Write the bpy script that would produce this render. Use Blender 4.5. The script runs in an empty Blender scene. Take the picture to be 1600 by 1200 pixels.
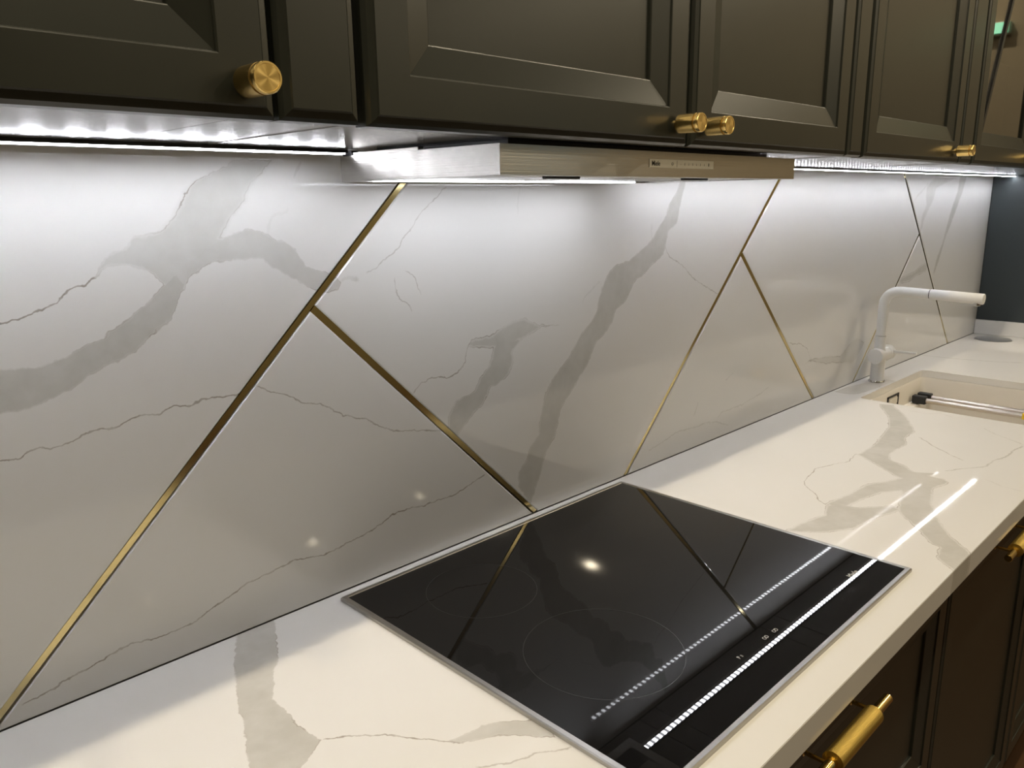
import bpy, bmesh, math
from mathutils import Vector, Matrix

C = bpy.context.scene.collection
SC = bpy.context.scene
Z0 = 0.9                      # height of the worktop surface above the floor

# ------------------------------------------------------------------ camera
cam_data = bpy.data.cameras.new('camera')
cam = bpy.data.objects.new('camera', cam_data)
C.objects.link(cam)
cam.location = (-0.5159, -0.8869, 0.5332 + Z0)
cam.rotation_euler = (1.3391, 0.0141, -0.7798)
cam_data.sensor_width = 36.0
cam_data.lens = 1225.88 / 1600.0 * 36.0
cam_data.clip_start = 0.02
SC.camera = cam

# ------------------------------------------------------------------ world, exposure
world = bpy.data.worlds.new('world')
SC.world = world
world.use_nodes = True
world.node_tree.nodes['Background'].inputs['Color'].default_value = (1.0, 0.86, 0.68, 1)
world.node_tree.nodes['Background'].inputs['Strength'].default_value = 0.05
SC.view_settings.view_transform = 'Standard'
SC.view_settings.look = 'None'
SC.view_settings.exposure = 0.15
SC.view_settings.gamma = 1.0
SC.view_settings.use_curve_mapping = False
SC.cycles.max_bounces = 7
SC.cycles.adaptive_threshold = 0.03
SC.cycles.diffuse_bounces = 4
SC.cycles.glossy_bounces = 4
SC.cycles.transmission_bounces = 4
SC.cycles.caustics_refractive = False

DOWNLIGHT_W = 7.4             # warm ceiling downlights over the worktop edge
ADDED_FILL_W = 7.5             # added unseen lamps that brighten the mirrored room walls
LED_STRENGTH = 38.0           # cool under-cabinet strips
HOOD_STRENGTH = 17.0          # lamps under the hood
WARM = (1.0, 0.86, 0.62)
COOL = (0.93, 0.94, 1.0)

# vein courses measured on the slabs: plane (w wall x/z, c worktop x/y), axis, extent, edges or centre line, softness / width, strength
VEIN_BANDS = [
 ('w', (0.9038, 0.428), (0.183, 0.4334), [1.2759, 1.2725, 1.2692, 1.2658, 1.2623, 1.2584, 1.2543, 1.2522, 1.2513, 1.2504, 1.2495, 1.2488, 1.2494, 1.25, 1.2504, 1.2506, 1.2497, 1.2489, 1.248, 1.2472, 1.2492, 1.2513, 1.2534, 1.2544, 1.2554, 1.2564, 1.2622, 1.2696, 1.2766, 1.2826], [1.3148, 1.3148, 1.3148, 1.3148, 1.3111, 1.3074, 1.3036, 1.2989, 1.2943, 1.2897, 1.2869, 1.2843, 1.2825, 1.2808, 1.2809, 1.2817, 1.2803, 1.2774, 1.281, 1.282, 1.2827, 1.2832, 1.2834, 1.2837, 1.2859, 1.2882, 1.2914, 1.2959, 1.2988, 1.2988], 0.0015, 1, 0.35),
 ('w', (0.0, 1.0), (1.341, 1.4885), [0.159, 0.1551, 0.1513, 0.1439, 0.1348, 0.1263, 0.1196, 0.1129, 0.1075, 0.1058, 0.1042, 0.1018, 0.099, 0.0961, 0.0929, 0.0896, 0.0856, 0.0804, 0.0752, 0.0712, 0.0689, 0.0665, 0.0626, 0.0565, 0.0504, 0.0446, 0.0388, 0.033, 0.0272, 0.0214], [0.1779, 0.1779, 0.1807, 0.1866, 0.1921, 0.1972, 0.2011, 0.2039, 0.2067, 0.209, 0.2084, 0.2078, 0.1922, 0.1822, 0.1763, 0.1704, 0.1668, 0.1633, 0.1598, 0.1564, 0.1524, 0.1483, 0.1443, 0.1402, 0.1308, 0.1167, 0.1033, 0.0989, 0.0945, 0.0917], 0.007, 0.75, 0.0),
 ('w', (1.0, 0.0), (-0.2502, -0.1606), [1.3601, 1.362, 1.3644, 1.3669, 1.3694, 1.3711, 1.3709, 1.3707, 1.3705, 1.3703, 1.3701, 1.3695, 1.3687, 1.3679, 1.367, 1.3662, 1.3654, 1.3632, 1.3606, 1.3579, 1.3551, 1.3519, 1.3492, 1.349, 1.3489, 1.3495, 1.35, 1.3506, 1.3512, 1.3514], [1.3601, 1.3654, 1.3704, 1.3749, 1.3782, 1.3816, 1.3849, 1.3855, 1.3861, 1.3867, 1.3873, 1.3884, 1.3897, 1.3911, 1.3924, 1.3923, 1.3915, 1.3907, 1.3899, 1.3891, 1.3883, 1.3875, 1.3863, 1.3841, 1.3819, 1.3798, 1.3776, 1.3754, 1.3732, 1.371], 0.002, 0.65, 0.6),
 ('w', (1.0, 0.0), (-0.1559, 0.0454), [1.3458, 1.3524, 1.3569, 1.3608, 1.3647, 1.3666, 1.3671, 1.3676, 1.3682, 1.3683, 1.3683, 1.3683, 1.3684, 1.3686, 1.366, 1.3593, 1.354, 1.3502, 1.3464, 1.3414, 1.3364, 1.3322, 1.3286, 1.3252, 1.3229, 1.3206, 1.3202, 1.3212, 1.3223, 1.3304], [1.3702, 1.3702, 1.3753, 1.3811, 1.3868, 1.3901, 1.3918, 1.3934, 1.3964, 1.4007, 1.4023, 1.4034, 1.4024, 1.4009, 1.3994, 1.3957, 1.3904, 1.3885, 1.3866, 1.3825, 1.3763, 1.3649, 1.3563, 1.3513, 1.3491, 1.3468, 1.3445, 1.3422, 1.34, 1.3304], 0.0015, 0.8, 0.45),
 ('w', (1.0, 0.0), (-0.2222, -0.0923), [1.3714, 1.3703, 1.3692, 1.3681, 1.3666, 1.365, 1.3612, 1.3573, 1.3517, 1.3457, 1.3414, 1.3403, 1.3393, 1.3382, 1.3394, 1.3472, 1.3512, 1.3547, 1.3572, 1.3597, 1.3622, 1.3647, 1.3664, 1.3668, 1.3673, 1.3677, 1.3681, 1.3683, 1.3684, 1.3684], [1.3866, 1.3871, 1.3909, 1.3971, 1.3996, 1.4006, 1.4017, 1.4027, 1.4038, 1.4047, 1.4056, 1.4065, 1.4075, 1.4074, 1.4065, 1.4056, 1.4047, 1.4038, 1.4028, 1.4017, 1.4006, 1.3996, 1.3985, 1.3975, 1.3966, 1.3956, 1.3947, 1.3956, 1.3979, 1.4002], 0.002, 0.72, 0.3),
 ('w', (0.1736, 0.9848), (1.0945, 1.2584), [-0.0342, -0.0452, -0.0496, -0.0539, -0.0582, -0.0626, -0.0669, -0.0712, -0.0756, -0.0836, -0.0926, -0.0955, -0.0981, -0.1007, -0.1034, -0.106, -0.1188, -0.1337, -0.1391, -0.1445, -0.1467, -0.1483, -0.1499, -0.1498, -0.1473, -0.1448, -0.1474, -0.1542, -0.161, -0.1678], [-0.0342, -0.0275, -0.0275, -0.0257, -0.0239, -0.0221, -0.0218, -0.022, -0.0247, -0.0277, -0.0315, -0.0357, -0.047, -0.0626, -0.0689, -0.0732, -0.0756, -0.0774, -0.0791, -0.0854, -0.0921, -0.0959, -0.097, -0.0981, -0.0989, -0.0995, -0.1001, -0.1008, -0.1008, -0.1008], 0.003, 0.85, 0.15),
 ('w', (1.0, 0.0), (0.2614, 0.4697), [1.2148, 1.2115, 1.2095, 1.2081, 1.2076, 1.2071, 1.2066, 1.2061, 1.2054, 1.2044, 1.2034, 1.2023, 1.2013, 1.2015, 1.205, 1.2082, 1.2093, 1.2104, 1.2121, 1.2147, 1.2172, 1.2202, 1.2232, 1.2249, 1.2244, 1.2238, 1.2233, 1.2222, 1.2212, 1.221], [1.2148, 1.2235, 1.2255, 1.2257, 1.2259, 1.2262, 1.2268, 1.2274, 1.228, 1.2308, 1.234, 1.237, 1.2391, 1.2413, 1.2432, 1.2437, 1.2441, 1.2446, 1.2421, 1.2392, 1.2364, 1.2341, 1.2317, 1.2297, 1.2283, 1.227, 1.2256, 1.2244, 1.2231, 1.221], 0.003, 0.8, 0.3),
 ('w', (0.4067, 0.9135), (1.0013, 1.6878), [0.0132, 0.0109, 0.008, 0.0096, 0.0087, 0.0, -0.0008, 0.0049, -0.0028, -0.0134, -0.0217, -0.0322, -0.0381, -0.0433, -0.0585, -0.0703, -0.0708, -0.0912, -0.0982, -0.1068, -0.1298, -0.1437, -0.165, -0.1648, -0.1618, -0.1811, -0.1799, -0.1765, -0.176, -0.1727], [0.0132, 0.0542, 0.0661, 0.0548, 0.0533, 0.0425, 0.0484, 0.0518, 0.0539, 0.0482, 0.036, 0.0211, 0.0154, 0.0074, -0.0066, -0.0183, -0.0154, -0.0129, -0.0183, -0.0301, -0.0661, -0.0879, -0.1095, -0.1219, -0.1288, -0.1393, -0.1404, -0.151, -0.1546, -0.1541], 0.002, 0.95, 0.2),
 ('w', (1.0, 0.0), (1.4077, 1.8044), [1.0039, 1.001, 1.0012, 1.0013, 1.0001, 0.9969, 0.9937, 0.9906, 0.9874, 0.9843, 0.9811, 0.9788, 0.9772, 0.9756, 0.9741, 0.9724, 0.9706, 0.9688, 0.967, 0.9652, 0.9634, 0.9616, 0.9584, 0.9552, 0.959, 0.966, 0.973, 0.9843, 0.9957, 1.0123], [1.0039, 1.0107, 1.0146, 1.0184, 1.0192, 1.0181, 1.017, 1.0157, 1.0144, 1.0132, 1.0119, 1.0106, 1.0092, 1.0076, 1.006, 1.0044, 1.0028, 1.0012, 1.0058, 1.0124, 1.0187, 1.0247, 1.0307, 1.0339, 1.034, 1.0341, 1.03, 1.0256, 1.0211, 1.0123], 0.006, 0.42, 0.25),
 ('w', (0.4226, 0.9063), (2.1114, 2.4208), [-1.4121, -1.4194, -1.4193, -1.4191, -1.4215, -1.4252, -1.429, -1.4327, -1.4372, -1.4422, -1.4472, -1.4522, -1.4549, -1.4536, -1.4523, -1.4527, -1.4662, -1.4797, -1.4932, -1.5067, -1.5209, -1.5369, -1.5528, -1.5687, -1.5847, -1.6006, -1.6165, -1.6296, -1.6371, -1.6446], [-1.4121, -1.4041, -1.4008, -1.3974, -1.3941, -1.3951, -1.3974, -1.3996, -1.4004, -1.3847, -1.3768, -1.3733, -1.3697, -1.3756, -1.3846, -1.3937, -1.4028, -1.4118, -1.4153, -1.4142, -1.4142, -1.4142, -1.4142, -1.4142, -1.4142, -1.4142, -1.4142, -1.4142, -1.4142, -1.4142], 0.004, 0.6, 0.1),
 ('w', (0.5, 0.866), (2.178, 2.5883), [-1.4383, -1.4491, -1.4504, -1.4517, -1.453, -1.4543, -1.4556, -1.4556, -1.455, -1.4545, -1.4546, -1.4575, -1.4605, -1.4634, -1.4662, -1.4683, -1.4703, -1.4723, -1.4749, -1.4774, -1.48, -1.4823, -1.4844, -1.4864, -1.4879, -1.4873, -1.4868, -1.4863, -1.4852, -1.4836], [-1.4383, -1.4287, -1.4281, -1.4275, -1.4269, -1.4294, -1.4319, -1.4344, -1.435, -1.4334, -1.4318, -1.4302, -1.4287, -1.4291, -1.4297, -1.4303, -1.4304, -1.4301, -1.4298, -1.4318, -1.4343, -1.4368, -1.4374, -1.4313, -1.4253, -1.4192, -1.4139, -1.4136, -1.4136, -1.4136], 0.004, 0.9, 0.1),
 ('w', (1.0, 0.0), (2.0243, 2.2711), [1.171, 1.1612, 1.1612, 1.1612, 1.1611, 1.1611, 1.1611, 1.161, 1.161, 1.161, 1.1609, 1.1619, 1.1638, 1.1657, 1.1677, 1.1696, 1.1716, 1.1735, 1.1753, 1.1759, 1.1766, 1.1773, 1.178, 1.1787, 1.1794, 1.18, 1.1807, 1.1814, 1.1821, 1.1979], [1.171, 1.1806, 1.1806, 1.1812, 1.1819, 1.1827, 1.1835, 1.1842, 1.185, 1.1858, 1.1866, 1.1873, 1.1881, 1.1889, 1.1896, 1.1904, 1.1917, 1.1944, 1.1971, 1.1999, 1.2026, 1.2047, 1.2068, 1.209, 1.2111, 1.2125, 1.2127, 1.2129, 1.213, 1.1979], 0.004, 0.8, 0.1),
 ('c', (0.3552, 0.9348), (-0.3527, -0.0237), [0.1016, 0.0986, 0.0956, 0.0868, 0.0775, 0.0724, 0.0776, 0.0839, 0.0886, 0.0907, 0.0929, 0.0971, 0.1021, 0.1057, 0.1042, 0.1027, 0.1012, 0.099, 0.096, 0.0931, 0.0901, 0.0878, 0.0863, 0.0848, 0.0837, 0.0836, 0.0834, 0.0832, 0.083, 0.0827], [0.1422, 0.1422, 0.142, 0.1414, 0.1413, 0.1418, 0.142, 0.1421, 0.1421, 0.1411, 0.14, 0.1405, 0.143, 0.1437, 0.1433, 0.1429, 0.1426, 0.1421, 0.1415, 0.1409, 0.1403, 0.1395, 0.1382, 0.1369, 0.1357, 0.1344, 0.1331, 0.1318, 0.1313, 0.1313], 0.0012, 0.9, 0.5),
 ('c', (0.8316, -0.5554), (0.1209, 0.2314), [-0.3331, -0.3345, -0.3358, -0.337, -0.3383, -0.3389, -0.3385, -0.3382, -0.3379, -0.3376, -0.3373, -0.3371, -0.3368, -0.3365, -0.3363, -0.3369, -0.338, -0.3391, -0.3403, -0.3414, -0.3425, -0.3436, -0.3443, -0.345, -0.3457, -0.3464, -0.3471, -0.3478, -0.3486, -0.3493], [-0.3331, -0.3317, -0.3305, -0.3293, -0.3281, -0.3269, -0.3257, -0.3246, -0.3224, -0.32, -0.3176, -0.3152, -0.3148, -0.3144, -0.3141, -0.3137, -0.3138, -0.3143, -0.3147, -0.3152, -0.3156, -0.3161, -0.3165, -0.3172, -0.318, -0.3188, -0.3196, -0.3204, -0.3212, -0.3212], 0.0015, 0.75, 0.6),
 ('c', (0.9477, 0.3191), (0.8458, 1.4221), [-0.6919, -0.7006, -0.7006, -0.7006, -0.6948, -0.6769, -0.675, -0.6737, -0.6792, -0.6847, -0.6949, -0.7055, -0.7042, -0.703, -0.7018, -0.7053, -0.7125, -0.7196, -0.7181, -0.7152, -0.7124, -0.7095, -0.7067, -0.7038, -0.6985, -0.6923, -0.686, -0.6798, -0.6743, -0.6691], [-0.6919, -0.6714, -0.6594, -0.6468, -0.6338, -0.6209, -0.6162, -0.6219, -0.6276, -0.6333, -0.639, -0.6424, -0.6453, -0.6482, -0.651, -0.6539, -0.6568, -0.6597, -0.6626, -0.6623, -0.6613, -0.6602, -0.6591, -0.6563, -0.6526, -0.649, -0.6453, -0.6415, -0.6376, -0.6366], 0.003, 0.8, 0.2),
 ('c', (0.5404, 0.8414), (0.1765, 0.3708), [-1.1275, -1.1269, -1.1269, -1.1269, -1.1269, -1.1269, -1.1269, -1.1515, -1.1372, -1.1229, -1.1153, -1.1166, -1.118, -1.1193, -1.1207, -1.1221, -1.1223, -1.1198, -1.1173, -1.1148, -1.1154, -1.1182, -1.1211, -1.124, -1.1268, -1.1297, -1.1325, -1.1354, -1.1383, -1.1072], [-1.1275, -1.1016, -1.075, -1.0715, -1.0685, -1.0655, -1.0625, -1.0619, -1.0619, -1.0625, -1.0634, -1.0643, -1.0652, -1.0661, -1.067, -1.0679, -1.0688, -1.0692, -1.0696, -1.0699, -1.0702, -1.0706, -1.0709, -1.0713, -1.0716, -1.0719, -1.0723, -1.0726, -1.0729, -1.1072], 0.004, 0.75, 0.25),
 ('c', (0.9681, -0.2506), (0.8505, 1.1439), [-0.1688, -0.1677, -0.1667, -0.1657, -0.1641, -0.1625, -0.1608, -0.1591, -0.1575, -0.1574, -0.1574, -0.1575, -0.1576, -0.1578, -0.1608, -0.1639, -0.167, -0.1701, -0.1731, -0.1762, -0.1797, -0.1835, -0.1872, -0.1909, -0.1924, -0.1924, -0.1924, -0.1924, -0.1924, -0.1709], [-0.1357, -0.1343, -0.1329, -0.1315, -0.1301, -0.1287, -0.1269, -0.1251, -0.1233, -0.1215, -0.1196, -0.1178, -0.116, -0.1142, -0.1124, -0.1131, -0.1147, -0.1162, -0.1178, -0.1193, -0.1209, -0.1224, -0.124, -0.1257, -0.1275, -0.1294, -0.1312, -0.1367, -0.1431, -0.1709], 0.004, 0.75, 0.2),
 ('c', (0.958, -0.2869), (0.7072, 0.9491), [-0.1512, -0.1606, -0.1675, -0.1744, -0.1806, -0.1843, -0.1881, -0.1918, -0.1947, -0.1962, -0.1977, -0.1992, -0.2008, -0.2009, -0.1996, -0.1983, -0.197, -0.1957, -0.1944, -0.1931, -0.1918, -0.1905, -0.1892, -0.188, -0.1891, -0.1901, -0.1903, -0.1903, -0.1903, -0.1903], [-0.1512, -0.1482, -0.1469, -0.1455, -0.1442, -0.1428, -0.1417, -0.1408, -0.1398, -0.1388, -0.1379, -0.1369, -0.136, -0.1343, -0.1284, -0.1225, -0.1167, -0.1108, -0.1118, -0.1139, -0.116, -0.1266, -0.1422, -0.1458, -0.1494, -0.1531, -0.1566, -0.1601, -0.1636, -0.1671], 0.004, 0.8, 0.2),
 ('c', (0.8819, 0.4714), (0.2955, 0.6988), [-0.8743, -0.8743, -0.8743, -0.8743, -0.8743, -0.8737, -0.8725, -0.8702, -0.8657, -0.8625, -0.8593, -0.8561, -0.854, -0.8543, -0.8545, -0.8548, -0.855, -0.8553, -0.8551, -0.8549, -0.8546, -0.8574, -0.8603, -0.8631, -0.866, -0.8689, -0.8717, -0.8746, -0.8775, -0.8803], [-0.8379, -0.8325, -0.8275, -0.8225, -0.819, -0.8223, -0.8256, -0.8289, -0.8192, -0.8172, -0.8152, -0.813, -0.8095, -0.806, -0.8024, -0.7989, -0.7956, -0.7953, -0.7949, -0.7972, -0.8003, -0.8034, -0.8066, -0.8097, -0.8116, -0.8116, -0.8116, -0.8116, -0.8116, -0.8116], 0.003, 0.75, 0.2),
 ('c', (0.9962, -0.0876), (1.5883, 1.8517), [0.1141, 0.0839, 0.0782, 0.0726, 0.0697, 0.0696, 0.0695, 0.0693, 0.0692, 0.0691, 0.0689, 0.0688, 0.0687, 0.0686, 0.0689, 0.0694, 0.07, 0.0705, 0.071, 0.0715, 0.072, 0.0725, 0.073, 0.0734, 0.0734, 0.0734, 0.0734, 0.0734, 0.0734, 0.0916], [0.1141, 0.1386, 0.1386, 0.1388, 0.1391, 0.1394, 0.1398, 0.1401, 0.1404, 0.1407, 0.1411, 0.1411, 0.1397, 0.1382, 0.1368, 0.1353, 0.1339, 0.1324, 0.131, 0.1293, 0.1274, 0.1254, 0.1235, 0.1215, 0.1196, 0.1176, 0.1157, 0.1137, 0.1118, 0.0916], 0.006, 0.5, 0.2),
]
VEIN_LINES = [
 ('w', (0.9278, 0.3732), (0.1545, 0.2788), [1.3567, 1.3561, 1.3555, 1.3549, 1.3544, 1.3538, 1.3531, 1.3523, 1.3515, 1.3509, 1.3508, 1.3506, 1.3505, 1.3502, 1.3497, 1.3491, 1.3485, 1.348, 1.3493, 1.3512, 1.3523, 1.3529, 1.3535, 1.3542, 1.3536, 1.3531, 1.3526, 1.3537, 1.3552, 1.3567], 0.0012, 0.75),
 ('w', (0.4525, 0.8918), (1.2954, 1.3236), [0.6708, 0.6708, 0.6708, 0.6708, 0.6708, 0.6708, 0.6708, 0.6708, 0.6708, 0.6708, 0.6708, 0.6708, 0.6707, 0.6707, 0.6707, 0.6708, 0.6708, 0.6708, 0.6708, 0.6708, 0.6708, 0.6708, 0.6708, 0.6708, 0.6708, 0.6708, 0.6708, 0.6708, 0.6708, 0.6708], 0.002, 0.35),
 ('w', (0.7071, 0.7071), (0.9485, 0.9957), [1.0221, 1.023, 1.0239, 1.0248, 1.0257, 1.0267, 1.0276, 1.0285, 1.0294, 1.0301, 1.0302, 1.0304, 1.0305, 1.0306, 1.0308, 1.0308, 1.0298, 1.0289, 1.0279, 1.027, 1.026, 1.0251, 1.0241, 1.0232, 1.0222, 1.0225, 1.0229, 1.0234, 1.0238, 1.0242], 0.003, 0.18),
 ('w', (0.9954, 0.0959), (-0.266, 0.0194), [1.2187, 1.2178, 1.2169, 1.2167, 1.2124, 1.2162, 1.2188, 1.214, 1.2139, 1.2153, 1.2181, 1.2194, 1.2199, 1.2171, 1.2174, 1.2197, 1.2225, 1.2209, 1.2183, 1.2202, 1.2214, 1.2197, 1.218, 1.2176, 1.2176, 1.2168, 1.2153, 1.2138, 1.2131, 1.2132], 0.0012, 0.7),
 ('w', (0.9199, -0.3921), (-0.5556, -0.222), [1.0849, 1.0817, 1.0814, 1.0822, 1.0815, 1.0798, 1.0772, 1.079, 1.0817, 1.0801, 1.0784, 1.0764, 1.0744, 1.0749, 1.0759, 1.0769, 1.0751, 1.0727, 1.0712, 1.0702, 1.0707, 1.0736, 1.0764, 1.0784, 1.0794, 1.0804, 1.0825, 1.0847, 1.0862, 1.0875], 0.0012, 0.6),
 ('w', (0.9934, 0.1149), (-0.27, 0.4046), [0.9578, 0.9578, 0.9598, 0.9618, 0.9645, 0.9654, 0.96, 0.9562, 0.9559, 0.9604, 0.9649, 0.9693, 0.9708, 0.9713, 0.9721, 0.9658, 0.9598, 0.9576, 0.9587, 0.9609, 0.9642, 0.9686, 0.9676, 0.9605, 0.9587, 0.9555, 0.9516, 0.9543, 0.9595, 0.9608], 0.0012, 0.75),
 ('w', (0.9205, 0.3908), (0.5961, 0.7272), [1.0094, 1.0104, 1.0113, 1.0123, 1.0126, 1.0124, 1.0122, 1.0121, 1.0107, 1.0091, 1.0076, 1.006, 1.0031, 0.9999, 0.9968, 0.9943, 0.9938, 0.9932, 0.9926, 0.9921, 0.9927, 0.9939, 0.9951, 0.9963, 1.0016, 1.0074, 1.0133, 1.0165, 1.0188, 1.021], 0.0012, 0.6),
 ('w', (0.8822, -0.4709), (0.0511, 0.2898), [1.5487, 1.5439, 1.5392, 1.5367, 1.5362, 1.5367, 1.5386, 1.5405, 1.541, 1.5402, 1.5394, 1.5385, 1.5372, 1.5358, 1.5344, 1.5345, 1.5347, 1.5349, 1.5351, 1.5357, 1.5367, 1.5376, 1.5386, 1.5395, 1.5405, 1.5414, 1.5424, 1.5434, 1.5443, 1.5453], 0.0012, 0.45),
 ('w', (0.8086, 0.5883), (1.1661, 1.2266), [0.7011, 0.702, 0.7029, 0.7038, 0.7047, 0.7056, 0.7061, 0.7059, 0.7056, 0.7054, 0.7051, 0.7049, 0.7046, 0.7044, 0.7041, 0.7038, 0.7036, 0.7033, 0.7031, 0.703, 0.703, 0.703, 0.703, 0.703, 0.703, 0.703, 0.703, 0.703, 0.703, 0.7029], 0.002, 0.35),
 ('w', (0.0466, -0.9989), (-1.3494, -1.3181), [0.7948, 0.7946, 0.7944, 0.7942, 0.794, 0.7938, 0.7936, 0.7935, 0.7933, 0.7931, 0.7929, 0.7927, 0.7925, 0.7923, 0.7921, 0.7922, 0.7924, 0.7926, 0.7928, 0.7929, 0.7931, 0.7933, 0.7935, 0.7937, 0.7938, 0.794, 0.7942, 0.7944, 0.7946, 0.7947], 0.003, 0.3),
 ('w', (1.0, 0.0), (1.3244, 1.4579), [1.0734, 1.0726, 1.0718, 1.071, 1.0702, 1.0694, 1.0686, 1.0678, 1.0671, 1.0663, 1.0655, 1.0647, 1.0639, 1.0631, 1.0623, 1.0605, 1.0583, 1.0562, 1.0541, 1.0519, 1.0498, 1.0476, 1.0455, 1.0434, 1.0369, 1.0301, 1.0233, 1.0166, 1.0098, 1.0237], 0.0012, 0.56),
 ('w', (0.9997, -0.026), (0.7133, 1.0266), [0.9508, 0.9531, 0.9555, 0.9578, 0.9602, 0.9624, 0.9646, 0.9668, 0.969, 0.9712, 0.9716, 0.9714, 0.9712, 0.971, 0.9708, 0.9706, 0.9705, 0.9705, 0.9705, 0.9705, 0.9705, 0.9703, 0.969, 0.9678, 0.9651, 0.9613, 0.9575, 0.9537, 0.9499, 0.9461], 0.002, 0.49),
 ('w', (0.994, 0.1095), (1.0954, 1.3331), [0.8313, 0.8349, 0.8384, 0.8402, 0.8393, 0.8383, 0.8374, 0.8365, 0.8355, 0.8346, 0.8337, 0.8327, 0.8318, 0.8314, 0.8315, 0.8316, 0.8318, 0.8319, 0.832, 0.8321, 0.8323, 0.8324, 0.8325, 0.8331, 0.8338, 0.8344, 0.835, 0.8356, 0.8363, 0.8369], 0.002, 0.42),
 ('w', (0.9631, 0.2693), (1.2655, 1.3022), [0.716, 0.7161, 0.7162, 0.7164, 0.7165, 0.7166, 0.7167, 0.7169, 0.717, 0.7171, 0.7172, 0.7173, 0.7175, 0.7176, 0.7177, 0.7178, 0.7179, 0.7181, 0.7181, 0.7179, 0.7176, 0.7174, 0.7172, 0.717, 0.7168, 0.7165, 0.7163, 0.7161, 0.7159, 0.7157], 0.002, 0.42),
 ('w', (0.5016, 0.8651), (1.2913, 1.3262), [-0.2925, -0.2925, -0.2925, -0.2925, -0.2925, -0.2925, -0.2925, -0.2925, -0.2925, -0.2925, -0.2925, -0.2925, -0.2925, -0.2925, -0.2925, -0.2925, -0.2925, -0.2925, -0.2925, -0.2925, -0.2925, -0.2925, -0.2925, -0.2925, -0.2925, -0.2925, -0.2925, -0.2925, -0.2925, -0.2925], 0.002, 0.42),
 ('w', (0.768, 0.6405), (0.9228, 1.1083), [0.9738, 0.9721, 0.9703, 0.9688, 0.9677, 0.9667, 0.9657, 0.9647, 0.9637, 0.9628, 0.9635, 0.9664, 0.9682, 0.9677, 0.9673, 0.9668, 0.9678, 0.9691, 0.9704, 0.971, 0.9715, 0.971, 0.9702, 0.9694, 0.9686, 0.9678, 0.9678, 0.9683, 0.9689, 0.9695], 0.0012, 0.37),
 ('w', (1.0, -0.0092), (0.0308, 0.0618), [1.3337, 1.3339, 1.3341, 1.3343, 1.3345, 1.3346, 1.3348, 1.335, 1.3352, 1.3354, 1.3356, 1.3358, 1.336, 1.3362, 1.3364, 1.3364, 1.3362, 1.336, 1.3358, 1.3356, 1.3354, 1.3352, 1.335, 1.3348, 1.3346, 1.3345, 1.3343, 1.3341, 1.3339, 1.3337], 0.0035, 0.6),
 ('w', (0.5363, -0.844), (-1.0527, -0.9931), [0.8247, 0.8235, 0.8222, 0.821, 0.8198, 0.8186, 0.8173, 0.8163, 0.816, 0.8157, 0.8153, 0.815, 0.8147, 0.8144, 0.814, 0.8144, 0.8154, 0.8163, 0.8172, 0.8181, 0.819, 0.82, 0.8209, 0.8218, 0.8221, 0.822, 0.8218, 0.8217, 0.8215, 0.8213], 0.0012, 0.42),
 ('w', (0.5912, -0.8065), (-0.9915, -0.9457), [0.9118, 0.9124, 0.9131, 0.9137, 0.9143, 0.915, 0.9156, 0.9162, 0.9169, 0.9175, 0.9181, 0.9188, 0.9192, 0.9187, 0.9182, 0.9178, 0.9173, 0.9168, 0.9164, 0.9159, 0.9154, 0.9149, 0.9146, 0.9143, 0.914, 0.9137, 0.9135, 0.9132, 0.9129, 0.9126], 0.001, 0.37),
 ('w', (0.1714, 0.9852), (1.4518, 1.5009), [-0.125, -0.1249, -0.1248, -0.1247, -0.1246, -0.1245, -0.1245, -0.1244, -0.1243, -0.1242, -0.1241, -0.1241, -0.1241, -0.1242, -0.1242, -0.1242, -0.1243, -0.1243, -0.1244, -0.1244, -0.1245, -0.1245, -0.1245, -0.1246, -0.1246, -0.1247, -0.1247, -0.1247, -0.1248, -0.1248], 0.002, 0.2),
 ('w', (0.9007, 0.4344), (2.4936, 2.6161), [0.3611, 0.3617, 0.3622, 0.3628, 0.3634, 0.3639, 0.3645, 0.365, 0.3653, 0.3649, 0.3645, 0.3642, 0.3638, 0.3634, 0.3631, 0.3627, 0.3623, 0.3621, 0.3622, 0.3622, 0.3622, 0.3622, 0.3623, 0.3623, 0.3623, 0.3623, 0.3624, 0.3624, 0.3624, 0.3624], 0.005, 0.3),
 ('c', (0.6648, -0.747), (0.0727, 0.2192), [-0.2952, -0.2937, -0.2921, -0.2905, -0.2893, -0.2881, -0.2869, -0.2858, -0.2854, -0.285, -0.2846, -0.2842, -0.2842, -0.2847, -0.2852, -0.2857, -0.2862, -0.2867, -0.2872, -0.2877, -0.2883, -0.2888, -0.2893, -0.2898, -0.2903, -0.2908, -0.2913, -0.2916, -0.292, -0.2924], 0.0012, 0.7),
 ('c', (0.8795, -0.476), (0.1104, 0.2098), [-0.3884, -0.3888, -0.3892, -0.3896, -0.39, -0.3904, -0.3908, -0.3912, -0.3916, -0.3921, -0.3925, -0.392, -0.3915, -0.3909, -0.3903, -0.3897, -0.3892, -0.3886, -0.388, -0.388, -0.3882, -0.3884, -0.3885, -0.3887, -0.3889, -0.389, -0.3892, -0.3894, -0.3895, -0.3897], 0.0015, 0.4),
 ('c', (0.9929, -0.1186), (0.9451, 1.1297), [-0.1466, -0.1447, -0.1429, -0.141, -0.1391, -0.1373, -0.1366, -0.1376, -0.1386, -0.1396, -0.1406, -0.1416, -0.1426, -0.1441, -0.1456, -0.1471, -0.1486, -0.1501, -0.1516, -0.1532, -0.1527, -0.1511, -0.1495, -0.1479, -0.1464, -0.1448, -0.1432, -0.1417, -0.1401, -0.1385], 0.0012, 0.6),
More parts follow.
